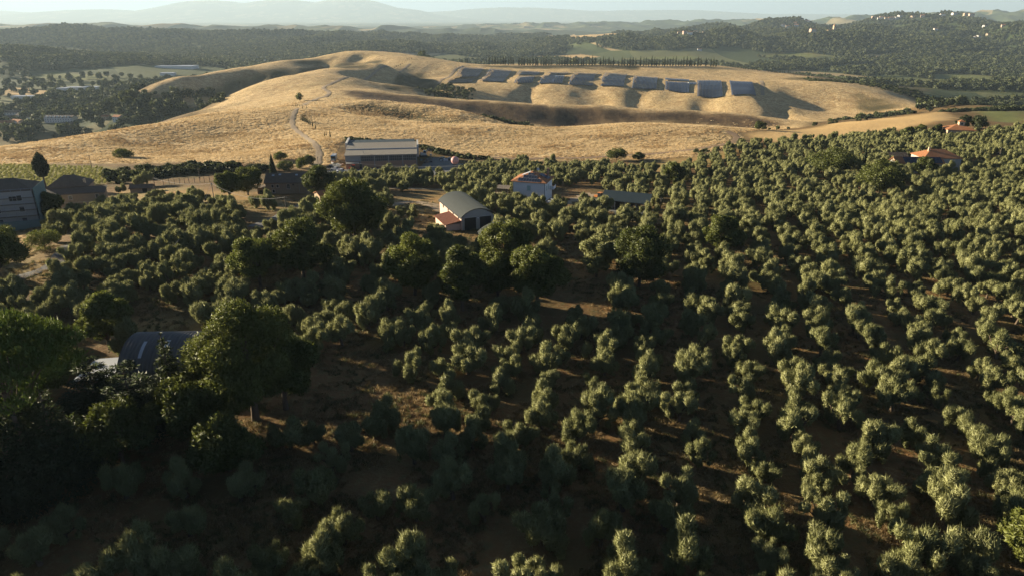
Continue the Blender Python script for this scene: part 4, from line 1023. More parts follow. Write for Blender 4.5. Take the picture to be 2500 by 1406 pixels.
def on_arch(x, a0, a1, w, name, mat):
    rad = (6.3 ** 2 + 3.7 ** 2) / 7.4; n = 5; m = MB()
    for i in range(n):
        P = [(6 + (rad + .1) * math.sin(R(a0 + (a1 - a0) * k / n)), 2.2 + 3.7 - rad + (rad + .1) * math.cos(R(a0 + (a1 - a0) * k / n))) for k in (i, i + 1)]
        m.slab([(x, P[0][0], P[0][1]), (x + w, P[0][0], P[0][1]), (x + w, P[1][0], P[1][1]), (x, P[1][0], P[1][1])], .05)
    m.build(name, mat, b)
on_arch(3.0, -40, -14, .5, 'skylight', B['zinc']); on_arch(6.6, -26, -12, .6, 'roof_patch', B['frame'])
V, F = arch_mesh(9, 2.2, .9, 1.5, .08, 8, .07, .6); MB().add([(x + 1.5, y - 1.6, z) for x, y, z in V], F).build('lean_to_roof', B['hangar'], b, smooth_=True)
MB().slab([(-6.2, -1.5, 1.9), (-.4, -1.5, 2.3), (-.4, 5.5, 2.5), (-6.2, 5.5, 2.1)], .12).build('side_roof', B['zinc'], b)
for x, y in ((-6, -1.3), (-6, 5.2), (-.6, -1.3)): box('post', b, (x - .08, y - .08, -1), (x + .08, y + .08, 1.85), B['steel'])

# ------------------------------------------------------------------ solar farm: ten blocks of panel rows on the bench
SOL = [  # block corners in photo pixels: top-left, top-right, bottom-right, bottom-left; rows
 ((1126,165),(1182,169),(1150,204),(1088,205),18),((1196,170),(1250,174),(1228,203),(1172,200),16),((1268,175),(1320,177),(1300,205),(1242,206),14),((1340,178),(1388,179),(1372,207),(1314,207),14),
 ((1404,179),(1458,181),(1446,212),(1388,210),17),((1478,180),(1532,184),(1522,215),(1466,213),17),((1550,187),(1606,192),(1602,220),(1542,218),18),((1624,193),(1682,197),(1682,229),(1624,222),16),
 ((1702,199),(1760,200),(1764,238),(1702,238),18),((1780,200),(1836,203),(1846,238),(1786,236),17)]
_row = None
nuniq = ['first solar block beside the winding dirt track, rows of dark blue panels', 'solar block second from the winding dirt track', 'solar block third from the winding dirt track, split by a pale cabin', 'solar block fourth from the winding dirt track, partly brown', 'solar block fifth from the winding dirt track',
         'solar block fifth from the fenced track, plain dark blue', 'solar block fourth from the fenced track', 'solar block third from the fenced track, with a pale gap between rows', 'solar block second from the fenced track', 'last solar block beside the fenced track, dark lower rows']
def solar_row(L):
    """one row of tilted panels of length 1 (scaled along y), on a rail with legs"""
    m = MB().slab([(-.85, 0, .75), (.85, 0, 1.75), (.85, 1, 1.75), (-.85, 1, .75)], .06)
    return pyd('panel_row', m.V, m.F, B['solar'])
srow = solar_row(1)
def sbase(px, py, Yl, Yu):
    # bench between its lower and upper edge: nearer pixels lie nearer
    return pick(px, py, 850, 1450)
for i, (tl, tr, br, bl, n) in enumerate(SOL):
    P = [pick(*q, 820, 1500) for q in (tl, tr, br, bl)]
    if any(q is None for q in P): continue
    c = sum(P, Vector()) / 4
    e = thing('solar_block', (c.x, c.y, float(hz(c.x, c.y))), nuniq[i], 'solar panels', 0, 'solar blocks on the hillside bench')
    for k in range(n):
        f = (k + .5) / n; a = P[3].lerp(P[2], f); d = P[0].lerp(P[1], f)
        parts = [(0, 1)]
        if i == 2: parts = [(0, .42), (.58, 1)] if k > 2 else [(.62, 1)]
        if i == 7: parts = [(0, .50), (.62, 1)]
        if i == 3 and k > n * .55: parts = [(0, .42), (.6, 1)]
        for (s0, s1) in parts:
            nseg = 4
            for g_ in range(nseg):
                u0 = s0 + (s1 - s0) * g_ / nseg; u1 = s0 + (s1 - s0) * (g_ + 1) / nseg
                q0 = a.lerp(d, u0); q1 = a.lerp(d, u1); q0.z = float(hz(q0.x, q0.y)) + .25; q1.z = float(hz(q1.x, q1.y)) + .25
                v = q1 - q0; L = v.length * .985
                o = link(bpy.data.objects.new('panel_row', srow), e)
                o.location = q0 - e.location; o.rotation_euler = (math.atan2(v.z, math.hypot(v.x, v.y)), 0, math.atan2(v.y, v.x) - math.pi / 2); wsc = min(1.25, (P[2] - P[3]).length / n / 1.7 * .80); o.scale = (wsc, L, 1)
for px, py in ((1367, 190), (1690, 206)):
    q = pick(px, py, 820, 1500); t_ = thing('transformer_cabin', q, 'small white transformer cabin between the solar rows', 'cabin', 0, 'cabins in the solar farm')
    box('wall', t_, (-6, -1.5, -1), (6, 1.5, 2.4), B['white']); box('roof', t_, (-6.3, -1.8, 2.4), (6.3, 1.8, 2.6), B['frame']); box('door', t_, (-1, -1.53, 0), (0, -1.5, 2), B['steel'])
# ------------------------------------------------------------------ houses far off
FARH = []
HM = [mottled('aged_white', (.42, .40, .36), (.54, .52, .47), .4), mottled('aged_ochre', (.34, .27, .19), (.44, .36, .26), .4), mottled('aged_pink', (.44, .32, .25), (.52, .39, .31), .4), B['greyp']]
def far_house(px, py, Y, w, d, h, label, rz=0, wall=0, roof='tile', cat='house', nwin=3, grp=None, rise=None, name='village_house', base=None):
    q = foot(px, py, Y) if base is None else base
    b = thing(name, q, label, cat, rz, grp); FARH.append((q.x, q.y, w))
    box('wall', b, (-w / 2, -d / 2, -3), (w / 2, d / 2, h), HM[wall] if isinstance(wall, int) else wall)
    if roof == 'flat': box('roof', b, (-w / 2 - .3, -d / 2 - .3, h), (w / 2 + .3, d / 2 + .3, h + .35), B['zinc'])
    else:
        r_, g = gable_roof(b, -w / 2, w / 2, -d / 2, d / 2, h, rise or d * .22, B[roof], .5); gables(b, g, HM[wall] if isinstance(wall, int) else wall)
    for k in range(nwin):
        x = -w / 2 + w * (k + .5) / nwin - .5
        for z in ([.9, 3.7] if h > 5 else [1.0]): MB().box((x, -d / 2 - .06, z), (x + 1.0, -d / 2 + .02, z + 1.4)).build('window', B['pane'], b)
    return b
def vY(py, z=-95): 
    s = (ST - (703 - py) / FPX * CT) / (CT + (703 - py) / FPX * ST); return (CAMZ - z) / s
HM[0] = mottled('village_white', (.56, .54, .50), (.68, .66, .62), .4)
VH = [ # px, py, width, depth, height, rotation, wall, roof, label
 (16,312,24,14,7,14,0,'tile','cream village house with red tile roof at the village edge'),
 (46,306,17,12,7,-20,2,'tile','pale pink house with orange tiles beside the cream village house'),
 (20,284,18,11,6.5,8,1,'oldtile','ochre village house with brown roof behind the pink house'),
 (52,277,15,11,6,-8,0,'oldtile','white cottage with hipped brown roof among village trees'),
 (84,290,19,11,7,10,0,'oldtile','white village house with row of dark windows beside the terrace'),
 (72,272,14,10,6.5,-12,1,'tile','small ochre house with tiled roof up the village slope'),
 (30,268,26,14,6,20,0,'oldtile','long low white house with pale roof near village cypress'),
 (150,297,46,13,7.5,-4,0,'oldtile','long terrace with arched dormers in the middle of the village'),
 (168,309,16,14,6,14,3,'oldtile','grey gabled house before the long terrace'),
 (294,313,13,10,6,-22,0,'tile','white house with a single window below the golden slope edge'),
 (262,308,10,8,4,10,1,'tile','tiny ochre house at the foot of the golden slope'),
 (225,288,14,10,6,10,3,'oldtile','grey house behind round poplars in the valley'),
]
for px, py, w, d, h, rz, wl_, rf_, lab in VH:
    b = far_house(px, py, vY(py), w, d, h, lab, rz, wl_, rf_, nwin=max(3, int(w / 4)))
    if w > 40:
        for k in range(7): box('dormer', b, (-20 + k * 6, -d / 2 - .4, h), (-17.5 + k * 6, -d / 2 + 2.5, h + 2.6), B['white']); box('dormer_roof', b, (-20.3 + k * 6, -d / 2 - .7, h + 2.6), (-17.2 + k * 6, -d / 2 + 2.8, h + 2.8), B['oldtile'])
WH = [(66,238,52,20,5,4,'long white warehouse beside a ploughed field in the valley'),(190,221,46,22,6,-3,'white factory roof behind dark umbrella pines in the valley'),(226,220,36,20,6,-3,'bright white hall next to the factory behind umbrella pines'),(156,224,22,16,7,2,'grey cube-shaped building beside the valley factory'),
      (372,169,95,30,7,0,'long grey industrial hall in the hazy valley'),(435,180,110,40,7,0,'wide dull grey hall with flat roof in the hazy valley'),(412,192,34,26,6,8,'small white building before the wide grey hall'),
      (474,156,80,24,7,0,'white strip warehouse far down the valley'),(628,154,60,24,8,12,'white gabled hall near the distant valley mouth'),(642,147,50,26,9,-8,'pale tall hall behind the white gabled hall'),(675,148,90,20,6,0,'long dim shed at the distant valley mouth')]
for px, py, w, d, h, rz, lab in WH: far_house(px, py, vY(py), w, d, h, lab, rz, 0, 'flat', 'warehouse', 0, name='warehouse')
far_house(847, 128, 1520, 11, 8, 4.5, 'tiny white house on the golden hilltop', 10, 0, 'tile')
far_house(1797, 158, 1720, 15, 13, 9, 'cream tower-like house beyond the sparse cypress row', 8, 1, 'tile')
far_house(1705, 150, vY(141), 16, 11, 6, 'white farmhouse in the fields behind the cypress row', 0, 0, 'tile')
# the hill town on the right
TOWN = [(1912,62),(1922,66),(1940,58),(1944,62),(1970,54),(2067,48),(2098,46),(2107,43),(2114,44),(2123,42),(2134,43),(2146,45),(2153,44),(2165,46),(2175,46),(2188,45),(2197,40),(2228,42),(2252,40),(2300,38),(2330,34),(2358,36),(2371,38),(2396,36),(2402,37),(2424,38),(2456,34),(2404,64),(2284,72),(1660,80),(1672,80),(1684,81),(1696,80),(1707,82),(1720,81)]
for k, (px, py) in enumerate(TOWN):
    q = pick(px, py + 3, 1700, 6000)
    if q is None or q.y > 5600: q = foot(px, py + 3, 3350)
    sc_ = q.y / 3000
    far_house(px, py, 0, rng.uniform(13, 22) * sc_, 12 * sc_, rng.uniform(6, 10) * sc_, 'small pale house in the hazy hill town' if px > 1900 else 'tiny white house in the distant plain village', rng.uniform(-25, 25), [0, 1, 2, 0][k % 4], 'tile', nwin=2, grp='hill town houses' if px > 1900 else 'plain village houses', name='town_house', base=q)
q = pick(1987, 58, 1700, 6000) or foot(1987, 58, 3200); far_house(0, 0, 0, 24, 18, 15, 'large pink house on the hill town slope', 10, 2, 'tile', base=q, name='town_house')
q = pick(2038, 48, 1700, 6000) or foot(2038, 48, 3300)
ch = thing('church', q, 'pale church with tall bell tower on the hill town skyline', 'church', 8)
box('nave', ch, (-26, -9, -4), (0, 9, 14), B['plaster']); r_, g = gable_roof(ch, -26, 0, -9, 9, 14, 5, B['tile'], .5); gables(ch, g, B['plaster'])
box('bell_tower', ch, (0.1, -5, -4), (10, 5, 36), B['plaster']); hip_roof(ch, 0.1, 10, -5, 5, 36, 6, (B['tile'], B['tile_x']), .4, along='x', inset=5.3)
for x in (2, 6): box('belfry_opening', ch, (x, -5.06, 28), (x + 2, -5, 33), B['dark'])

# ------------------------------------------------------------------ large single trees
random_seed = 100
def big(name, px, py, Y, H, W, label, mat='oak', seed=1, n=15000, base=.16, ln=.55, wd=.34, nc=26, z=None, rot=None):
    q = foot(px, py, Y); keep(q, W * .42)
    pr = broad_proto(seed, H, W, M[mat], n, ln, wd, base, nc=nc, name=name)
    return add_tree(name, q, pr, label, 'tree', rot=rot)[0]
big('oak_tree', 868, 602, 171, 17, 16, 'huge dark oak beside the small sunlit ochre shed', seed=1, n=42000, nc=40, ln=.45, wd=.26)
big('oak_tree', 782, 497, 239, 11, 12.5, 'dark round oak between roadside farmhouse and factory hall', seed=2, n=14000)
big('oak_tree', 745, 705, 141, 14, 13, 'dark spreading oak standing in the grove next to a yellow-edged oak', seed=3, n=30000, nc=32, ln=.42, wd=.24)
big('oak_tree', 640, 725, 137, 11, 11, 'yellow-edged oak on the sunny flank of a darker oak in the grove', 'lime', seed=4, n=24000, ln=.42, wd=.24)
big('oak_tree', 1015, 745, 134, 13.5, 12, 'light green oak beside the dark oak clump before the barn', 'lime', seed=5, n=27000, nc=30, ln=.42, wd=.24)
big('oak_tree', 1130, 785, 126, 13.5, 10.5, 'tall oak with sunlit flank at the edge of the dark oak clump', seed=6, n=27000, ln=.42, wd=.24)
big('oak_tree', 1232, 690, 146, 13, 12.5, 'oak crowding the low rounded shed roof before the barn', seed=7, n=30000, nc=30, ln=.42, wd=.24)
big('oak_tree', 1312, 775, 128, 14, 12, 'broad oak at the open end of the clump before the barn', seed=8, n=30000, nc=30, ln=.42, wd=.24)
big('oak_tree', 1215, 760, 131, 11, 9, 'shaded oak squeezed between two taller oaks of the clump', seed=9, n=21000, ln=.42, wd=.24)
big('oak_tree', 1560, 705, 140, 13, 12.5, 'lone dark oak among olives beside a pale rounded tree', seed=10, n=30000, nc=30, ln=.42, wd=.24)
big('walnut_tree', 1455, 690, 146, 10, 9, 'pale green rounded tree beside a lone dark oak among the olives', 'olive', seed=11, n=21000, ln=.42, wd=.24)
big('oak_tree', 1758, 618, 163, 11, 10, 'single dark oak rising out of the upper olive rows', seed=12, n=24000, ln=.42, wd=.24)
big('oak_tree', 565, 510, 232, 10.5, 10, 'dark leafy tree beside the utility pole near the dry meadow', seed=13, n=12000)
big('oak_tree', 608, 490, 244, 10, 13, 'wide leafy tree behind the roadside farmhouse meadow', seed=14, n=12000)
big('oak_tree', 132, 535, 212, 10, 9, 'dark tree filling the gap between scaffolded block and stone farmhouse', seed=15, n=12000)
big('oak_tree', 8, 705, 141, 13.5, 12, 'dark oak overhanging the asphalt farm lane', seed=16, n=27000, ln=.42, wd=.24)
big('oak_tree', 2032, 400, 296, 11, 19, 'broad sunlit oak crown beside the thin leaning cypress', seed=17, n=16000, nc=32)
big('oak_tree', 2150, 452, 255, 12, 17, 'large dark tree before the orange-roofed farmhouse', seed=18, n=16000, nc=32)
big('holm_oak', 2256, 412, 288, 8.5, 10.5, 'round clipped dark tree against the orange-roofed farmhouse wall', seed=19, n=9000)
big('oak_tree', 1645, 455, 271, 10.5, 9, 'dark pointed tree above the olives behind the open shed', seed=20, n=9000)
big('oak_tree', 270, 855, 108, 10.5, 8.5, 'yellow-green tree with upright shoots behind the corrugated hangar', 'lime', seed=21, n=21000, ln=.42, wd=.24)
big('ivy_oak', 628, 1045, 86, 19, 15.5, 'massive dark tree with sunlit yellowish edge beside the hangar', seed=22, n=70000, nc=46, ln=.36, wd=.2)
big('oak_tree', 700, 1010, 89, 14, 11, 'shadowed tree behind the massive tree beside the hangar', seed=23, n=24000, ln=.42, wd=.24)
big('oak_tree', 470, 1060, 80, 11, 10, 'shadowed broad tree under the hangar firs', seed=24, n=21000, ln=.42, wd=.24)
big('oak_tree', 300, 1120, 75, 9, 10, 'low shadowed tree spreading under the cedars', seed=33, n=21000, ln=.42, wd=.24)
big('oak_tree', 560, 1140, 74, 8, 9, 'low shadowed tree at the foot of the massive tree', seed=34, n=18000, ln=.42, wd=.24)
big('fig_tree', 2498, 1385, 58, 6.5, 6, 'bright yellow-green tree among the olives', 'lime', seed=25, n=13500, ln=.42, wd=.24)
big('oak_tree', 108, 1005, 90, 11, 10, 'dark tree between the umbrella pine and the hangar', seed=26, n=21000, ln=.42, wd=.24)
big('oak_tree', 1505, 400, 368, 6.5, 11, 'clipped dark bush row standing at the field track', seed=27, n=5000)
big('shrub', 1557, 397, 370, 3.5, 7, 'small dark shrub on the grass verge of the field track', seed=28, n=3000)
big('shrub', 305, 390, 385, 4.2, 12, 'lone dark thicket on the golden slope', seed=29, n=4500)
big('shrub', 732, 248, 680, 8, 8, 'lone round tree on the crest beside the winding track', seed=30, n=3000)
big('shrub', 1853, 322, 470, 5.5, 9, 'round bush at the edge of the stubble field', seed=31, n=3500)
for k, (px, py, W, H) in enumerate(((700,428,9,4.5),(735,418,8,5),(752,396,7,5),(690,420,8,4))):
    q = foot(px, py, 338 + k * 9); pr = broad_proto(60 + k, H, W, M['lime' if k % 2 else 'oak'], 3500, .5, .3, .05, name='hedge'); add_tree('bush', q, pr, ['dark hedge bush at the road bend below the golden slope', 'bright bush on the bank below the golden slope', 'green bush climbing the bank beside the hill track', 'low bush beside the cone cypress'][k], 'bush')
big('bush', 114, 622, 163, 4.6, 8.5, 'pale yellow-green bush beside the asphalt farm lane', 'lime', seed=35, n=9000, ln=.3, wd=.12)
# conifers
q = foot(96, 1232, 69); keep(q, 8)
add_tree('umbrella_pine', q, pine_proto(41, 23.5, 16.5, 34000), 'tall umbrella pine with domed bright green crown beside the hangar', rot=.4)
q = foot(235, 1020, 84); keep(q, 6); add_tree('cedar_tree', q + Vector((0, 1, 0)), fir_proto(42, 10.5, 11, 20000, 9, True, M['fir']), 'cedar with flat layered boughs before the hangar side roof')
q = foot(330, 1030, 82); keep(q, 5); add_tree('cedar_tree', q, fir_proto(46, 11.5, 12, 20000, 9, True, M['fir']), 'cedar with a sunlit top bough against the hangar roof')
q = foot(432, 1010, 85); keep(q, 3); add_tree('fir_tree', q, fir_proto(43, 15.0, 6, 12000, 15), 'pointed dark fir against the corrugated hangar roof')
q = foot(30, 1215, 66); keep(q, 4); add_tree('fir_tree', q + Vector((-7, -1, 0)), fir_proto(44, 16, 9, 15000, 15), 'ragged conifer below the umbrella pine')
q = foot(160, 1180, 71); keep(q, 4); add_tree('fir_tree', q, fir_proto(45, 15, 11, 18000, 14), 'shaggy conifer under the umbrella pine crown')
for k, (px, py, Y, W) in enumerate(((2388,322,430,11),(2350,318,436,9),(2245,330,408,9),(2290,330,405,8),(2215,335,400,8))):
    q = foot(px, py, Y); keep(q, 3)
    pr = broad_proto(50 + k, 9 if k < 2 else 7.5, W, M['fir'] if k < 2 else M['oak'], 7000, .6, .4, .1)
    add_tree('stone_pine' if k < 2 else 'holm_oak', q, pr, ['flat-topped dark pine rising over the tower villa', 'second dark pine touching the villa tower', 'dark evergreen at the corner of the stubble field', 'dark evergreen against the villa wall', 'low dark evergreen farthest from the villa'][k])
# cypresses
q = foot(110, 452, 288); add_tree('cypress_tree', q, cypress_proto(70, 15, 5.6, 6000, .36, True), 'egg-shaped dark cypress on a bare trunk behind the stone farmhouse')
q = foot(668, 437, 305); keep(q, 2); add_tree('cypress_tree', q, cypress_proto(71, 10.5, 3.4, 5000), 'pointed cone cypress behind the roadside farmhouse')
q = foot(2110, 392, 305); keep(q, 1.5); add_tree('cypress_tree', q, cypress_proto(72, 12.5, 2.0, 4000), 'thin leaning cypress beside the broad oak', tilt=(0, R(4)))
q = foot(1127, 438, 316); add_tree('cypress_tree', q, cypress_proto(73, 6, 1.2, 1500), 'thin dark cypress below the pink ball')
cyp = [cypress_proto(80 + k, 9, 2.6, 700) for k in range(4)]
q = foot(75, 1175, 73); add_tree('fir_tree', q, fir_proto(47, 17, 11, 18000, 15), 'dark shaggy conifer hiding the umbrella pine trunk'); keep(q, 4)
q = foot(55, 1242, 67.5); keep(q, 4); add_tree('fir_tree', q, fir_proto(48, 15.5, 11, 26000, 15), 'broad dark conifer at the foot of the umbrella pine')
# row along the ridge behind the panels
nrow = 0
for px in np.arange(1122, 1752, 6.6):
    if rng.random() < .06 or 1500 < px < 1508: continue
    y_ = 157 + (px - 1150) * .005; Y = 1418 + rng.uniform(-4, 4)
    q = foot(px + rng.uniform(-1.2, 1.2), y_, Y); h = rng.uniform(1.35, 1.9) * (1.0 if px > 1190 else .55)
    add_tree('cypress_tree', q, cyp[nrow % 4], 'dark cypress in the long row behind the solar farm', 'tree', 'cypress row behind the solar farm', scl=(h * 1.25, h * 1.25, h * 1.15)); nrow += 1
for k in range(26):
    f = k / 25; px = 1775 + f * 168 + rng.uniform(-1.5, 1.5)
    if 12 < k < 15: continue
    q = foot(px, 164 + f * 19, 1452 - f * 110); h = rng.uniform(.6, .95)
    add_tree('cypress_tree', q, cyp[k % 4], 'young cypress in the sparse row ending at the green fields', 'tree', 'sparse cypress row at the green fields', scl=(h * .9, h * .9, h))
for k, (px, py, Y, h) in enumerate([(738,298,502,.55),(741,299,500,.62),(744,300,498,.6),(747,301,496,.62),(750,302,494,.58),(753,303,490,.5),(757,304,487,.5),(763,306,480,.55),(770,311,470,.45),(735,297,506,.4),(723,265,592,.4),(727,264,596,.35),(732,264,600,.35),(740,277,552,.42),(750,276,556,.38),(792,330,435,.4),(796,327,440,.35),(806,334,430,.55)]):
    q = foot(px, py, Y); add_tree('cypress_tree', q, cyp[k % 4], 'small cypress planted beside the hill track', 'tree', 'small cypresses beside the hill track', scl=(h * .75, h * .75, h))
for k in range(14):
    q = foot(945 + k * 4.6, 158 - k * 1.0, 1195 + k * 12); add_tree('cypress_tree', q, cyp[k % 4], 'small cypress in the hedge-like row on the hill crest track', 'tree', 'small cypresses on the crest track', scl=(.45, .45, .32 + .1 * (k % 3)))

# ------------------------------------------------------------------ olive grove
OLV = [olive_proto(200 + k) for k in range(10)]
def near_lane(x, y):
    for Q, w in LANES:
        for q in Q[::2]:
            if abs(q.x - x) < w and abs(q.y - y) < w: return True
    return False
GROVE_OUT = [poly_pick(P) for P in (
  [(255,448),(640,440),(730,470),(760,530),(600,520),(420,505),(300,505),(255,500)],      # dry meadow
  [(0,560),(125,565),(150,640),(140,710),(-60,740),(-60,600)],                            # lane verge
  [(925,470),(1090,466),(1085,590),(1010,575),(930,560)],                                 # yard before the barn
  [(770,385),(1135,380),(1140,434),(1000,432),(770,440)],                                 # factory yard
  [(300,760),(490,760),(480,830),(300,830)], [(1360,600),(1440,600),(1440,780),(1340,780)],
  [(1440,460),(1600,500),(1600,550),(1440,510)], [(640,900),(800,870),(990,880),(960,960),(780,1000),(640,1060)],
  [(0,1190),(230,1200),(240,1290),(0,1250)], [(1345,455),(1470,455),(1480,500),(1345,505)])]
topline = [(-500,520),(0,560),(60,560),(100,545),(300,512),(520,505),(700,520),(780,490),(860,440),(900,428),(1120,438),(1150,412),(1250,404),(1560,418),(1640,420),(1720,395),(1810,362),(1990,348),(2200,334),(2310,335),(2420,326),(2600,318),(3200,300)]
TOP = [(p[0], p[1]) for p in [foot(px, py, Y_) for px, py, Y_ in [(px, py, pick(px, py, 60, 700).y) for px, py in topline if 0 <= px <= 2500]]]
def top_Y(x, y):
    # limit of the grove along the sight line through (x, y)
    px, py = project(x, y, float(hz(x, y)))
    return np.interp(px, [t[0] for t in topline], [t[1] for t in topline]), px, py
ol = []
ang = R(15.0); ca, sa = math.cos(ang), math.sin(ang)
for i in range(-75, 75):
    for j in range(0, 95):
        u = i * 7.4 + 1.6; v = 40 + j * 5.1 + (2.5 if i % 2 else 0)
        x = u * ca + (v - 80) * sa + 0; y = -u * sa + v * ca + 2
        left = x < -.10 * y - 4
        jit = 1.6 if left else .95
        x += rng.gauss(0, jit); y += rng.gauss(0, jit)
        if y < 34 or y > 430 or abs(x) > y * .94 + 26: continue
        ty, px, py = top_Y(x, y)
        if py < ty: continue
        if px < -240 or px > 2900 or py > 1720: continue
        if any((x - kx) ** 2 + (y - ky) ** 2 < (kr + 1.6) ** 2 for kx, ky, kr in KEEP): continue
        if any(inside(np.array(x), np.array(y), P) for P in GROVE_OUT if len(P) > 2): continue
        if near_lane(x, y): continue
        if rng.random() < (.05 if not left else .03): continue
        ol.append((y, x, px, py))
        if left and rng.random() < .35 and y > 110:   # the old grove is denser
            ol.append((y + rng.uniform(2.5, 4), x + rng.uniform(-3.5, 3.5), px, py))
for px, py in ((250,512),(283,507),(318,502),(375,494),(392,492),(445,502),(470,494),(490,497),(362,514),(420,527),(300,472),(340,458),(356,455),(625,507),(660,517),(980,530),(1010,535),(1150,487),(1165,490),(1120,470)):
    q = pick(px, py); ol.append((q.y, q.x, px, py))
ol.sort(key=lambda t: t[0])
def sized(t): return -(1 / t[0]) * (1 if -20 < t[2] < 2520 and t[3] < 1440 else .0)
order = sorted(range(len(ol)), key=lambda k: sized(ol[k])); own = set(order[:300])
pts = []; rots = []; scl = []; var = []
olive_protos = {}
for k, (y, x, px, py) in enumerate(ol):
    z = float(hz(x, y)); s = rng.uniform(.72, 1.18) * (1.06 if y > 150 else 1.0); v = rng.randrange(10); rz = rng.uniform(0, 6.28)
    if k in own:
        e, c = add_tree('olive_tree', (x, y, z), OLV[v], 'grey-green olive tree planted in the grove rows', 'olive tree', 'olive trees of the grove', rot=rz, scl=(s, s, s * rng.uniform(.9, 1.1)))
        olive_protos.setdefault(v, c)
    else:
        pts.append((x, y, z)); rots.append((0, 0, rz)); scl.append((s, s, s * rng.uniform(.9, 1.1))); var.append(v)
print('olives', len(ol))
vs_ = sorted(olive_protos); scatter('olive_grove', pts, rots, scl, [vs_.index(v) if v in vs_ else 0 for v in var], [olive_protos[v] for v in vs_])
# ------------------------------------------------------------------ tall wood that shades the lower grove
shade = [broad_proto(300 + k, 19, 13, M['oak'], 14000, .7, .45, .12, nc=30, name='wood_oak') for k in range(3)]
for k, (x, y, s) in enumerate(((-104, 70, 1.05), (-84, 60, .7), (-97, 60, 1.0), (-122, 72, 1.1), (-88, 50, .85), (-110, 58, 1.1), (-76, 46, .62), (-125, 60, 1.1))):
    add_tree('oak_tree', (x, y, float(hz(x, y))), shade[k % 3], 'tall oak of the dark wood past the umbrella pine', 'tree', 'dark wood past the umbrella pine', scl=s)

# ------------------------------------------------------------------ far woods, thickets and valley trees
M['vleaf'] = leaf_mat('valley_leaf', (.040, .055, .018), (.115, .125, .042), .12, .05)
FARW = [blob_proto(400 + k, 9, 8.5, M['wood'] if k < 3 else M['vleaf'], 260) for k in range(5)]
def tree_far(px, py, Y, s, label, grp, k=0, mat_i=None):
    q = foot(px, py, Y); e, c = add_tree('valley_tree', q, (FARW[k % 5], None), label, 'tree', grp, scl=(s, s, s * rng.uniform(.85, 1.2))); return c
far_c = []
VT = []
for k in range(420):
    py = rng.uniform(185, 352); px = rng.uniform(-10, 560)
    sky_line = np.interp(px, [0, 150, 300, 450, 540], [372, 345, 318, 290, 268])
    if py > sky_line - 3 or (px > 330 and py < 232 and px > 330 + (232 - py) * 1.2): continue
    q = pick(px, py, 560, 3000)
    if q is None or q.z > -55: continue
    if any(abs(q.x - hx) < hw * .6 + 6 and -75 < q.y - hy < 14 for hx, hy, hw in FARH): continue
    VT.append((px, py, q))
grp = 'trees of the valley village'
for k, (px, py, q) in enumerate(VT):
    s = rng.uniform(.9, 2.0); pr = FARW[k % 5]
    e, c = add_tree('valley_tree', q, (pr, None), 'leafy tree among the village houses in the hazy valley', 'tree', grp, scl=(s, s, s * rng.uniform(.9, 1.25)))
    if len(far_c) < 5 and all(c.data != d.data for d in far_c): far_c.append(c)
ncl = len(far_c)
N = 260000
yy = 950 * np.exp(nrg.random(N) * math.log(5400 / 950)); xx = (nrg.random(N) * 2 - 1) * (.80 * yy)
dens = forest(xx, yy)
# spacing: thin so that nearer trees are not overcrowded
keepm = nrg.random(N) < dens * np.clip(yy / 1600, .35, 1) * .62
xx = xx[keepm]; yy = yy[keepm]
zz = hz(xx, yy)
in_gold = inside(xx, yy, GOLD); low = ~in_gold & ((zz < -55) | (yy > 1500)) & ((yy > 1750) | (xx > -300) | (nrg.random(len(xx)) < .16))
for q_ in FLD: low &= ~inside(xx, yy, q_)
for hx, hy, hw in FARH: low &= ~((np.abs(xx - hx) < hw * .7 + 7) & (yy - hy > -60) & (yy - hy < 14))
xx, yy, zz = xx[low], yy[low], zz[low]
def pack(name, x, y, z, smin, smax, flat=1.0):
    n = len(x); s = smin + (smax - smin) * nrg.random(n)
    scl = np.stack([s, s, s * flat * (.8 + .4 * nrg.random(n))], -1); rot = np.zeros((n, 3)); rot[:, 2] = nrg.random(n) * 6.28
    return scatter(name, np.stack([x, y, z - .3], -1), rot, scl, nrg.integers(0, ncl, n), far_c)
pack('far_woods', xx, yy, zz, 1.0, 2.0)
print('far trees', len(xx))
# thickets in the gullies and on the right-hand slopes: photo outline with forward distances
def thicket(name, poly, n, smin, smax, flat=.8, thr=-.3):
    P = [at(*p)[:2] for p in poly]; xs = [p[0] for p in P]; ys = [p[1] for p in P]
    x = nrg.uniform(min(xs), max(xs), n * 3); y = nrg.uniform(min(ys), max(ys), n * 3)
    m = inside(x, y, P) & (fbm(x / 60, y / 60, 3) > thr); 
    for hx, hy, hw in FARH: m &= ~((np.abs(x - hx) < hw * .7 + 8) & (y - hy > -55) & (y - hy < 14))
    x, y = x[m][:n], y[m][:n]
    return pack(name, x, y, hz(x, y), smin, smax, flat)
thicket('gully_thicket', [(1085,206,1060),(1160,212,1020),(1150,232,900),(1090,232,860),(1040,220,900),(1010,205,1010)], 260, .25, .75)
thicket('hollow_thicket', [(1180,300,640),(1300,308,640),(1310,300,690),(1240,292,690),(1180,286,690)], 120, .3, .8)
thicket('spur_thicket', [(330,236,1050),(420,226,1065),(560,240,960),(545,262,800),(440,262,900),(350,258,1000)], 500, .4, 1.1)
thicket('valley_thicket', [(0,340,760),(0,250,1350),(330,240,1200),(480,262,900),(430,285,760),(280,312,700)], 330, .35, 1.0, thr=.05)
thicket('slope_thicket', [(2240,262,870),(2300,232,960),(2400,205,1150),(2560,190,1250),(2600,235,950),(2500,245,900),(2350,258,800),(2250,275,760)], 1100, .6, 1.5)
thicket('dark_slope_thicket', [(1960,196,1240),(2060,203,1200),(2250,215,1150),(2280,240,1000),(2200,245,1000),(2100,222,1060),(1990,208,1120)], 420, .25, .8, .7)
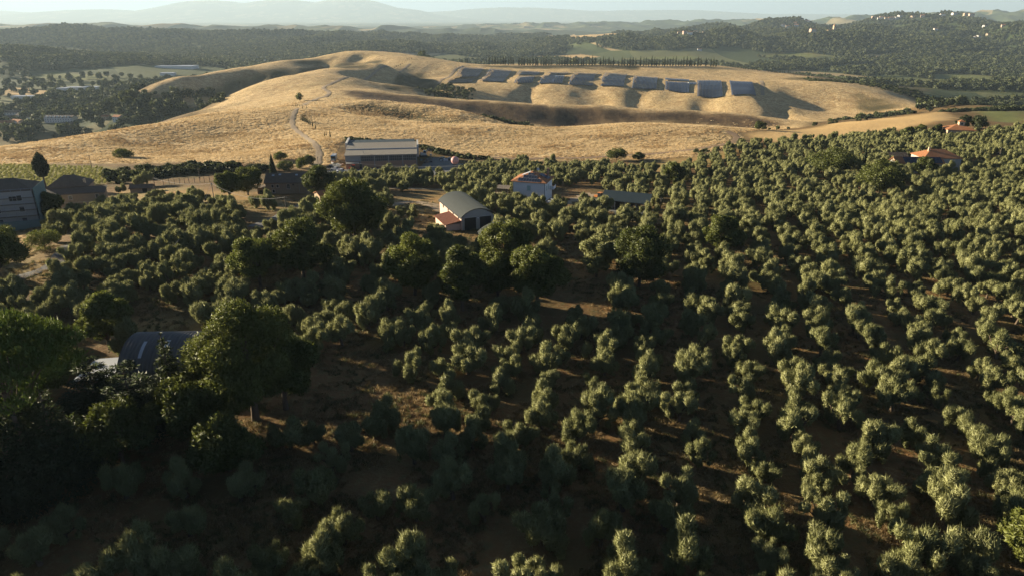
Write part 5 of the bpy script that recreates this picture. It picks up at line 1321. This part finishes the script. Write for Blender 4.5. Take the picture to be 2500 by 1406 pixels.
thicket('brook_trees', [(2030,298,735),(2200,288,745),(2230,276,800),(2160,280,800),(2050,285,790)], 110, .5, 1.2)
thicket('bank_thicket', [(1020,343,415),(1110,375,388),(1200,392,376),(1160,396,372),(1080,385,385),(1030,362,400)], 200, .15, .4)
thicket('factory_hedge', [(840,343,418),(1015,342,420),(1020,348,412),(845,350,410)], 160, .18, .38)
thicket('meadow_hedge', [(250,425,322),(520,412,345),(660,418,340),(660,424,330),(520,424,325),(270,446,292)], 240, .25, .6)
thicket('verge_hedge', [(1690,378,388),(1800,352,408),(1815,330,440),(1822,334,432),(1815,358,402),(1700,388,378)], 160, .12, .35)
thicket('orchard_band', [(2290,268,690),(2500,258,730),(2500,268,690),(2300,273,660)], 260, .45, .65)
thicket('field_hedge', [(1840,322,470),(2040,300,545),(2230,283,600),(2240,281,612),(2050,297,560),(1850,319,482)], 120, .2, .5)
# fields along the plain: rows of trees behind the cypress row
thicket('plain_trees', [(1800,165,1620),(1990,172,1560),(2060,165,1700),(1950,150,1850),(1780,150,1800)], 420, .7, 1.3)
thicket('river_wood', [(2140,178,1560),(2320,190,1450),(2320,165,1680),(2150,158,1750)], 480, .8, 1.6)
thicket('east_wood', [(2390,182,1500),(2560,180,1500),(2600,150,1750),(2380,160,1700)], 500, .8, 1.7)
# vineyard rows
vp = []; P = VINE
for i in np.arange(-420, 60, 2.6):
    for j in np.arange(280, 362, 1.5):
        x = i + (j - 280) * -.55; y = j
        if inside(np.array(x), np.array(y), P): vp.append((x + rng.gauss(0, .45), y + rng.gauss(0, .5)))
vp = np.array(vp)
M['vine'] = leaf_mat('vine_leaf', (.20, .21, .05), (.36, .35, .11), .25)
VB = blob_proto(450, 1.5, 1.3, M['vine'], 60, .4)
v0 = foot(60, 425, 322); ev, cv = add_tree('grape_vine', v0, (VB, None), 'leafy grape vine in the vineyard behind the stone farmhouse', 'vine')
n = len(vp); scatter('vineyard', np.stack([vp[:, 0], vp[:, 1], hz(vp[:, 0], vp[:, 1])], -1), np.stack([np.zeros(n), np.zeros(n), nrg.random(n) * 6], -1), np.stack([.6 + .5 * nrg.random(n)] * 3, -1), np.zeros(n, int), [cv])
# dry grass and weeds under the near olives
straw_m = leaf_mat('straw', (.16, .105, .045), (.36, .27, .13), .3, .3); weed_m = leaf_mat('weed', (.06, .07, .025), (.15, .15, .055), .25, .3)
tufts = []
for k, mt in enumerate((straw_m, weed_m, straw_m)):
    g = np.random.default_rng(470 + k); cl = [(g.normal() * .35, g.normal() * .35, .12, .3, .3, .14) for _ in range(5)]
    v, f = leaves(cl, 90, .42, .05, 1.2, .5, .5, .2, g); q = pick(1500 + 90 * k, 1175); me = raw_mesh('grass_tuft', v, f, mt)
    o = link(bpy.data.objects.new('grass_tuft', me)); o.location = q; tag(o, kind='stuff'); tufts.append(o)
n = 26000; y = 46 + 190 * nrg.random(n) ** 1.25; x = (nrg.random(n) * 2 - 1) * (y * .84 + 12); m = fbm(x / 9, y / 9, 3) > -.15; x, y = x[m], y[m]; n = len(x)
s_ = .5 + 1.1 * nrg.random(n); scatter('dry_grass', np.stack([x, y, hz(x, y)], -1), np.stack([np.zeros(n), np.zeros(n), nrg.random(n) * 6.28], -1), np.stack([s_, s_, s_ * .8], -1), nrg.integers(0, 3, n), tufts)
# tussocks on the golden slopes nearest the farm
gt = []
for k, (c0, c1) in enumerate((((.58, .43, .22), (.85, .68, .42)), ((.46, .31, .145), (.70, .52, .28)), ((.26, .165, .075), (.46, .31, .155)))):
    g = np.random.default_rng(480 + k); cl = [(g.normal() * .5, g.normal() * .5, .18, .45, .45, .2) for _ in range(5)]
    v, f = leaves(cl, 70, .6, .10, 1.2, .5, .5, .2, g); q = pick(430 + 60 * k, 360); o = link(bpy.data.objects.new('grass_tussock', raw_mesh('grass_tussock', v, f, leaf_mat('tussock_straw', c0, c1, .3, .2)))); o.location = q
    tag(o, kind='stuff'); gt.append(o)
n = 160000; y = nrg.uniform(350, 720, n); x = nrg.uniform(-420, 260, n)
m = inside(x, y, GOLD) & ~inside(x, y, VINE) & (nrg.random(n) < (.25 + .75 * smooth(-.25, .3, fbm(x / 22, y / 12, 4)))) & (nrg.random(n) < (1 - smooth(540, 720, y))) & (np.abs(x) < y * .8 + 10); x, y = x[m], y[m]
for Q in TRACKS: d_ = seg_dist(x, y, [(q.x, q.y) for q in Q[::3]]); x, y = x[d_ > 3.2], y[d_ > 3.2]
n = len(x)
vsel = np.clip(np.floor((fbm(x / 30 + 5, y / 16, 3) + .45 + nrg.normal(size=n) * .25) * 2.2), 0, 2).astype(int); s_ = .5 + .9 * nrg.random(n)
scatter('dry_hill_grass', np.stack([x, y, hz(x, y)], -1), np.stack([np.zeros(n), np.zeros(n), nrg.random(n) * 6.28], -1), np.stack([s_, s_, s_ * .8], -1), vsel, gt)
print('tussocks', n)
# ------------------------------------------------------------------ poles and wires
POLES = [((220,380),(224,411)),((109,386),(113,416)),((376,434),(380,466)),((518,447),(525,503)),((428,597),(434,644)),((695,480),(704,556)),((776,383),(779,424)),((1114,404),(1117,458)),((1143,396),(1144,418)),((2443,360),(2438,392)),((2436,371),(2432,396)),((1612,496),(1612,516)),((486,418),(488,436))]
PT = {}
plab = ['wooden pole on the golden slope above the vineyard', 'wooden pole beside the egg-shaped cypress', 'wooden pole in the dry meadow by the vine posts', 'wooden pole beside the dark leafy tree in the meadow', 'wooden pole rising between olives of the old grove', 'pole at the asphalt farm road bend carrying a wire', 'tall pole at the foot of the hill track', 'pole among olives below the pink ball', 'short pole at the factory yard corner', 'pole in the olives past the orange-roofed farmhouse', 'second pole past the orange-roofed farmhouse terrace', 'short pole beside the open shed', 'pole at the hedge above the vine posts']
for k, (tp, bs) in enumerate(POLES):
    q = pick(*bs) ; s_ = at(tp[0], tp[1], q.y)[2] - q.z; h = max(4.5, min(9.5, s_))
    e = thing('utility_pole', q, plab[k], 'pole', rng.uniform(-20, 20))
    V, F = tube([(0, 0, -.5), (0, 0, h)], [.15, .10], 8); MB().add(V, F).build('pole', B['wood'], e)
    MB().box((-.55, -.06, h - .45), (.55, .06, h - .33)).build('crossarm', B['wood'], e)
    for x in (-.45, .45): MB().cyl((x, 0, h - .33), .05, .16, 6).build('insulator', B['frame'], e)
    PT[k] = Vector((q.x, q.y, q.z + h - .2))
def wire(a, b, sag, label):
    n = 16; P = [a.lerp(b, i / n) - Vector((0, 0, sag * 4 * (i / n) * (1 - i / n))) for i in range(n + 1)]
    V, F = tube([p - a for p in P], [.03] * (n + 1), 5); o = MB().add(V, F).build('overhead_wire', B['wire'], None, a); tag(o, label, 'wire')
wire(PT[2], PT[3], 1.2, 'thin wire sagging across the dry meadow between two poles'); wire(PT[3], PT[5], 2.2, 'pale wire sagging from the meadow pole to the road bend pole'); wire(PT[4], PT[3], 1.5, 'wire climbing from the old grove to the meadow pole')
wire(PT[6], PT[7], 2.0, 'wire running over the olives before the factory hall')
# vine posts in the dry meadow
for k in range(11):
    q = pick(400 + k * 12.5 + rng.uniform(-2, 2), 452 - k * .8); V, F = tube([(0, 0, -.3), (0, 0, 2.3)], [.13, .12], 6)
    o = MB().add(V, F).build('vine_post', B['wood'], None, q); tag(o, 'dark vine post in the row along the dry meadow', 'post', 'vine posts in the dry meadow')

# ------------------------------------------------------------------ yard clutter and vehicles
def car(q, rz, mat, label, name='parked_car', tall=0.0, cat='car'):
    e = thing(name, q, label, cat, rz)
    m = MB(); prof = [(-2.1, .35), (-2.1, .85), (-1.2, .98), (1.5, 1.0), (2.1, .9), (2.1, .35)]
    def ext(P, w): 
        n = len(P); return [(x, -w, z) for x, z in P] + [(x, w, z) for x, z in P], [tuple(range(n)), tuple(range(2 * n - 1, n - 1, -1))] + [(i, i + n, (i + 1) % n + n, (i + 1) % n) for i in range(n)]
    m.add(*ext(prof, .86)); m.build('body', mat, e)
    MB().add(*ext([(-1.15, .98), (-.55, 1.48 + tall), (1.0, 1.5 + tall), (1.75, 1.0)], .76)).build('cabin', B['pane'], e); MB().add(*ext([(-.55, 1.49 + tall), (-.5, 1.55 + tall), (.95, 1.57 + tall), (1.02, 1.51 + tall)], .77)).build('roof', mat, e)
    for x in (-1.35, 1.3):
        for y in (-.82, .82):
            V, F = tube([(x, y - .11, .34), (x, y + .11, .34)], [.34, .34], 12); MB().add(V, F + [tuple(range(11, -1, -1)), tuple(range(12, 24))]).build('wheel', B['tyre'], e)
    return e
car(pick(1190, 486), 70, B['blue'], 'blue car parked on the dirt path behind the arched barn')
car(pick(818, 416), -30, B['carwhite'], 'white car parked at the factory yard entrance'); car(pick(832, 421), 10, B['carwhite'], 'white car nose-on beside another at the factory entrance'); car(pick(805, 411), -15, B['door'], 'dark car behind the white cars at the factory entrance')
car(pick(1350, 497), 30, B['zinc'], 'grey car in the shade beside the white house')
def tractor(q, rz, mat, label):
    e = thing('tractor', q, label, 'tractor', rz)
    box('bonnet', e, (-1.9, -.4, .7), (-.2, .4, 1.4), mat); box('cab', e, (-.2, -.7, .8), (1.1, .7, 2.5), B['pane']); box('roof', e, (-.3, -.8, 2.5), (1.2, .8, 2.62), mat)
    for x, r_, w in ((-1.4, .42, .25), (.6, .8, .4)):
        for y in (-.8, .8):
            V, F = tube([(x, y - w / 2, r_), (x, y + w / 2, r_)], [r_, r_], 14); MB().add(V, F + [tuple(range(13, -1, -1)), tuple(range(14, 28))]).build('wheel', B['tyre'], e)
tractor(pick(862, 416), 15, B['red'], 'red tractor parked before the factory office'); tractor(pick(1462, 487), -40, B['orange'], 'orange tractor standing at the end of the open shed')
# cream excavator beside the hall
e = thing('excavator', pick(1034, 383), 'cream tracked digger with folded arm beside the factory hall', 'digger', 20)
box('track', e, (-2, -1.3, 0), (2, -.7, .8), B['tyre']); box('track', e, (-2, .7, 0), (2, 1.3, .8), B['tyre']); box('house', e, (-1.8, -1.2, .85), (1.4, 1.2, 2.1), B['frame']); box('cab', e, (-.2, -1.15, 2.1), (1.2, 0, 3.3), B['pane'])
V, F = tube([(1.2, .4, 1.8), (3.0, .4, 4.0), (4.6, .4, 2.6), (4.2, .4, 1.0)], [.3, .28, .2, .14], 6); MB().add(V, F).build('arm', B['frame'], e); box('bucket', e, (3.7, -.1, .2), (4.7, .9, 1.0), B['steel'])
# blue silo truck beside the hall
e = thing('lorry', pick(816, 393), 'blue and white lorry with ladder rack parked beside the factory hall', 'lorry', 96)
box('cab', e, (-3.6, -1.2, .6), (-1.8, 1.2, 3.2), B['blue']); box('windscreen', e, (-3.64, -1.0, 1.9), (-3.6, 1.0, 2.9), B['pane']); box('bed', e, (-1.7, -1.25, .9), (4, 1.25, 1.1), B['steel']); box('load', e, (-1.5, -1.1, 1.1), (3.8, 1.1, 3.0), B['blue'])
for k in range(5): box('rack_bar', e, (-1.3 + k * 1.2, -1.2, 3.0), (-1.0 + k * 1.2, 1.2, 3.2), B['carwhite'])
for x in (-2.9, 2.6):
    for y in (-1.1, 1.1):
        V, F = tube([(x, y - .15, .5), (x, y + .15, .5)], [.5, .5], 12); MB().add(V, F + [tuple(range(11, -1, -1)), tuple(range(12, 24))]).build('wheel', B['tyre'], e)
# containers before the hall
for k, (px, py) in enumerate(((992, 415), (1004, 414), (1015, 413))):
    e = thing('crate_bin', pick(px, py), 'teal metal crate bin in the row before the factory wall', 'bin', 8, 'crate bins before the factory wall')
    m = MB().box((-1.1, -.9, .1), (1.1, -.8, 1.6)).box((-1.1, .8, .1), (1.1, .9, 1.6)).box((-1.1, -.8, .1), (-1.0, .8, 1.6)).box((1.0, -.8, .1), (1.1, .8, 1.6)).box((-1, -.8, .1), (1, .8, .2)); m.build('bin', B['net'], e)
    for y in (-.85, .85):
        box('foot', e, (-1.0, y - .08, 0), (1.0, y + .08, .1), B['steel'])
# slab stacks and scrap on the yard
for k in range(34):
    if k < 16: px, py = rng.uniform(1072, 1102), rng.uniform(386, 398); mt, lab, gr = [B['zinc'], B['teal'], B['white'], B['net']][k % 4], 'pale slab in the heap beside the pink ball', 'slabs heaped beside the pink ball'
    elif k < 26: px, py = rng.uniform(1024, 1056), rng.uniform(388, 402); mt, lab, gr = [B['teal'], B['timber'], B['net'], B['door']][k % 4], 'dark pallet stack on the yard beside the hall corner', 'pallet stacks on the factory yard'
    else: px, py = rng.uniform(806, 842), rng.uniform(396, 408); mt, lab, gr = [B['white'], B['frame'], B['zinc'], B['pink']][k % 4], 'pale scrap block dumped at the factory entrance', 'scrap at the factory entrance'
    q = pick(px, py); a, b_, h = rng.uniform(.7, 1.6), rng.uniform(.5, 1.1), rng.uniform(.5, 1.3)
    m = MB(); L_ = rng.randint(2, 3)
    for z in range(L_): ox = rng.uniform(-.12, .12); m.box((-a / 2 + ox, -b_ / 2, h * z / L_ + .002 * z), (a / 2 + ox, b_ / 2, h * (z + .86) / L_))
    o = m.build('slab_stack' if k < 16 else 'pallet_stack' if k < 26 else 'scrap_block', mt, None, q); o.rotation_euler = (0, 0, rng.uniform(0, 3)); tag(o, lab, 'stack' if k < 26 else 'scrap', gr); o['kind'] = 'thing'
# open trailer
e = thing('flat_trailer', pick(1074, 424), 'pale flat trailer with curved sides parked on the teal yard', 'trailer', -24)
m = MB(); prof = [(-2.6, .0), (-2.2, .55), (2.0, .62), (2.8, .2)]
box('floor', e, (-2.4, -.8, .5), (2.4, .8, .65), B['frame']); box('side', e, (-2.4, -.9, .65), (2.4, -.8, 1.15), B['pink']); box('side', e, (-2.4, .8, .65), (2.4, .9, 1.15), B['pink']); box('drawbar', e, (2.4, -.06, .45), (3.6, .06, .57), B['steel'])
for y in (-.95, .95):
    V, F = tube([(0, y - .1, .35), (0, y + .1, .35)], [.35, .35], 12); MB().add(V, F + [tuple(range(11, -1, -1)), tuple(range(12, 24))]).build('wheel', B['tyre'], e)
# pink ball on its stand
q = pick(1112, 419); q.y -= 1
e = thing('ball_tank', q, 'pink spherical tank on a dark lattice stand at the yard edge', 'tank')
bm = bmesh.new(); bmesh.ops.create_uvsphere(bm, u_segments=24, v_segments=16, radius=1.95); me = bpy.data.meshes.new('ball'); bm.to_mesh(me); bm.free(); me.polygons.foreach_set('use_smooth', np.ones(len(me.polygons), bool)); me.materials.append(B['pinkball'])
o = link(bpy.data.objects.new('ball', me), e); o.location = (0, 0, 5.6)
for k in range(4):
    a = k * math.pi / 2 + .4; MB().bar((1.3 * math.cos(a), 1.3 * math.sin(a), -.4), (.9 * math.cos(a), .9 * math.sin(a), 4.2), .12).build('leg', B['door'], e)
MB().cyl((0, 0, 2.0), 1.15, .12, 12).build('platform', B['door'], e)
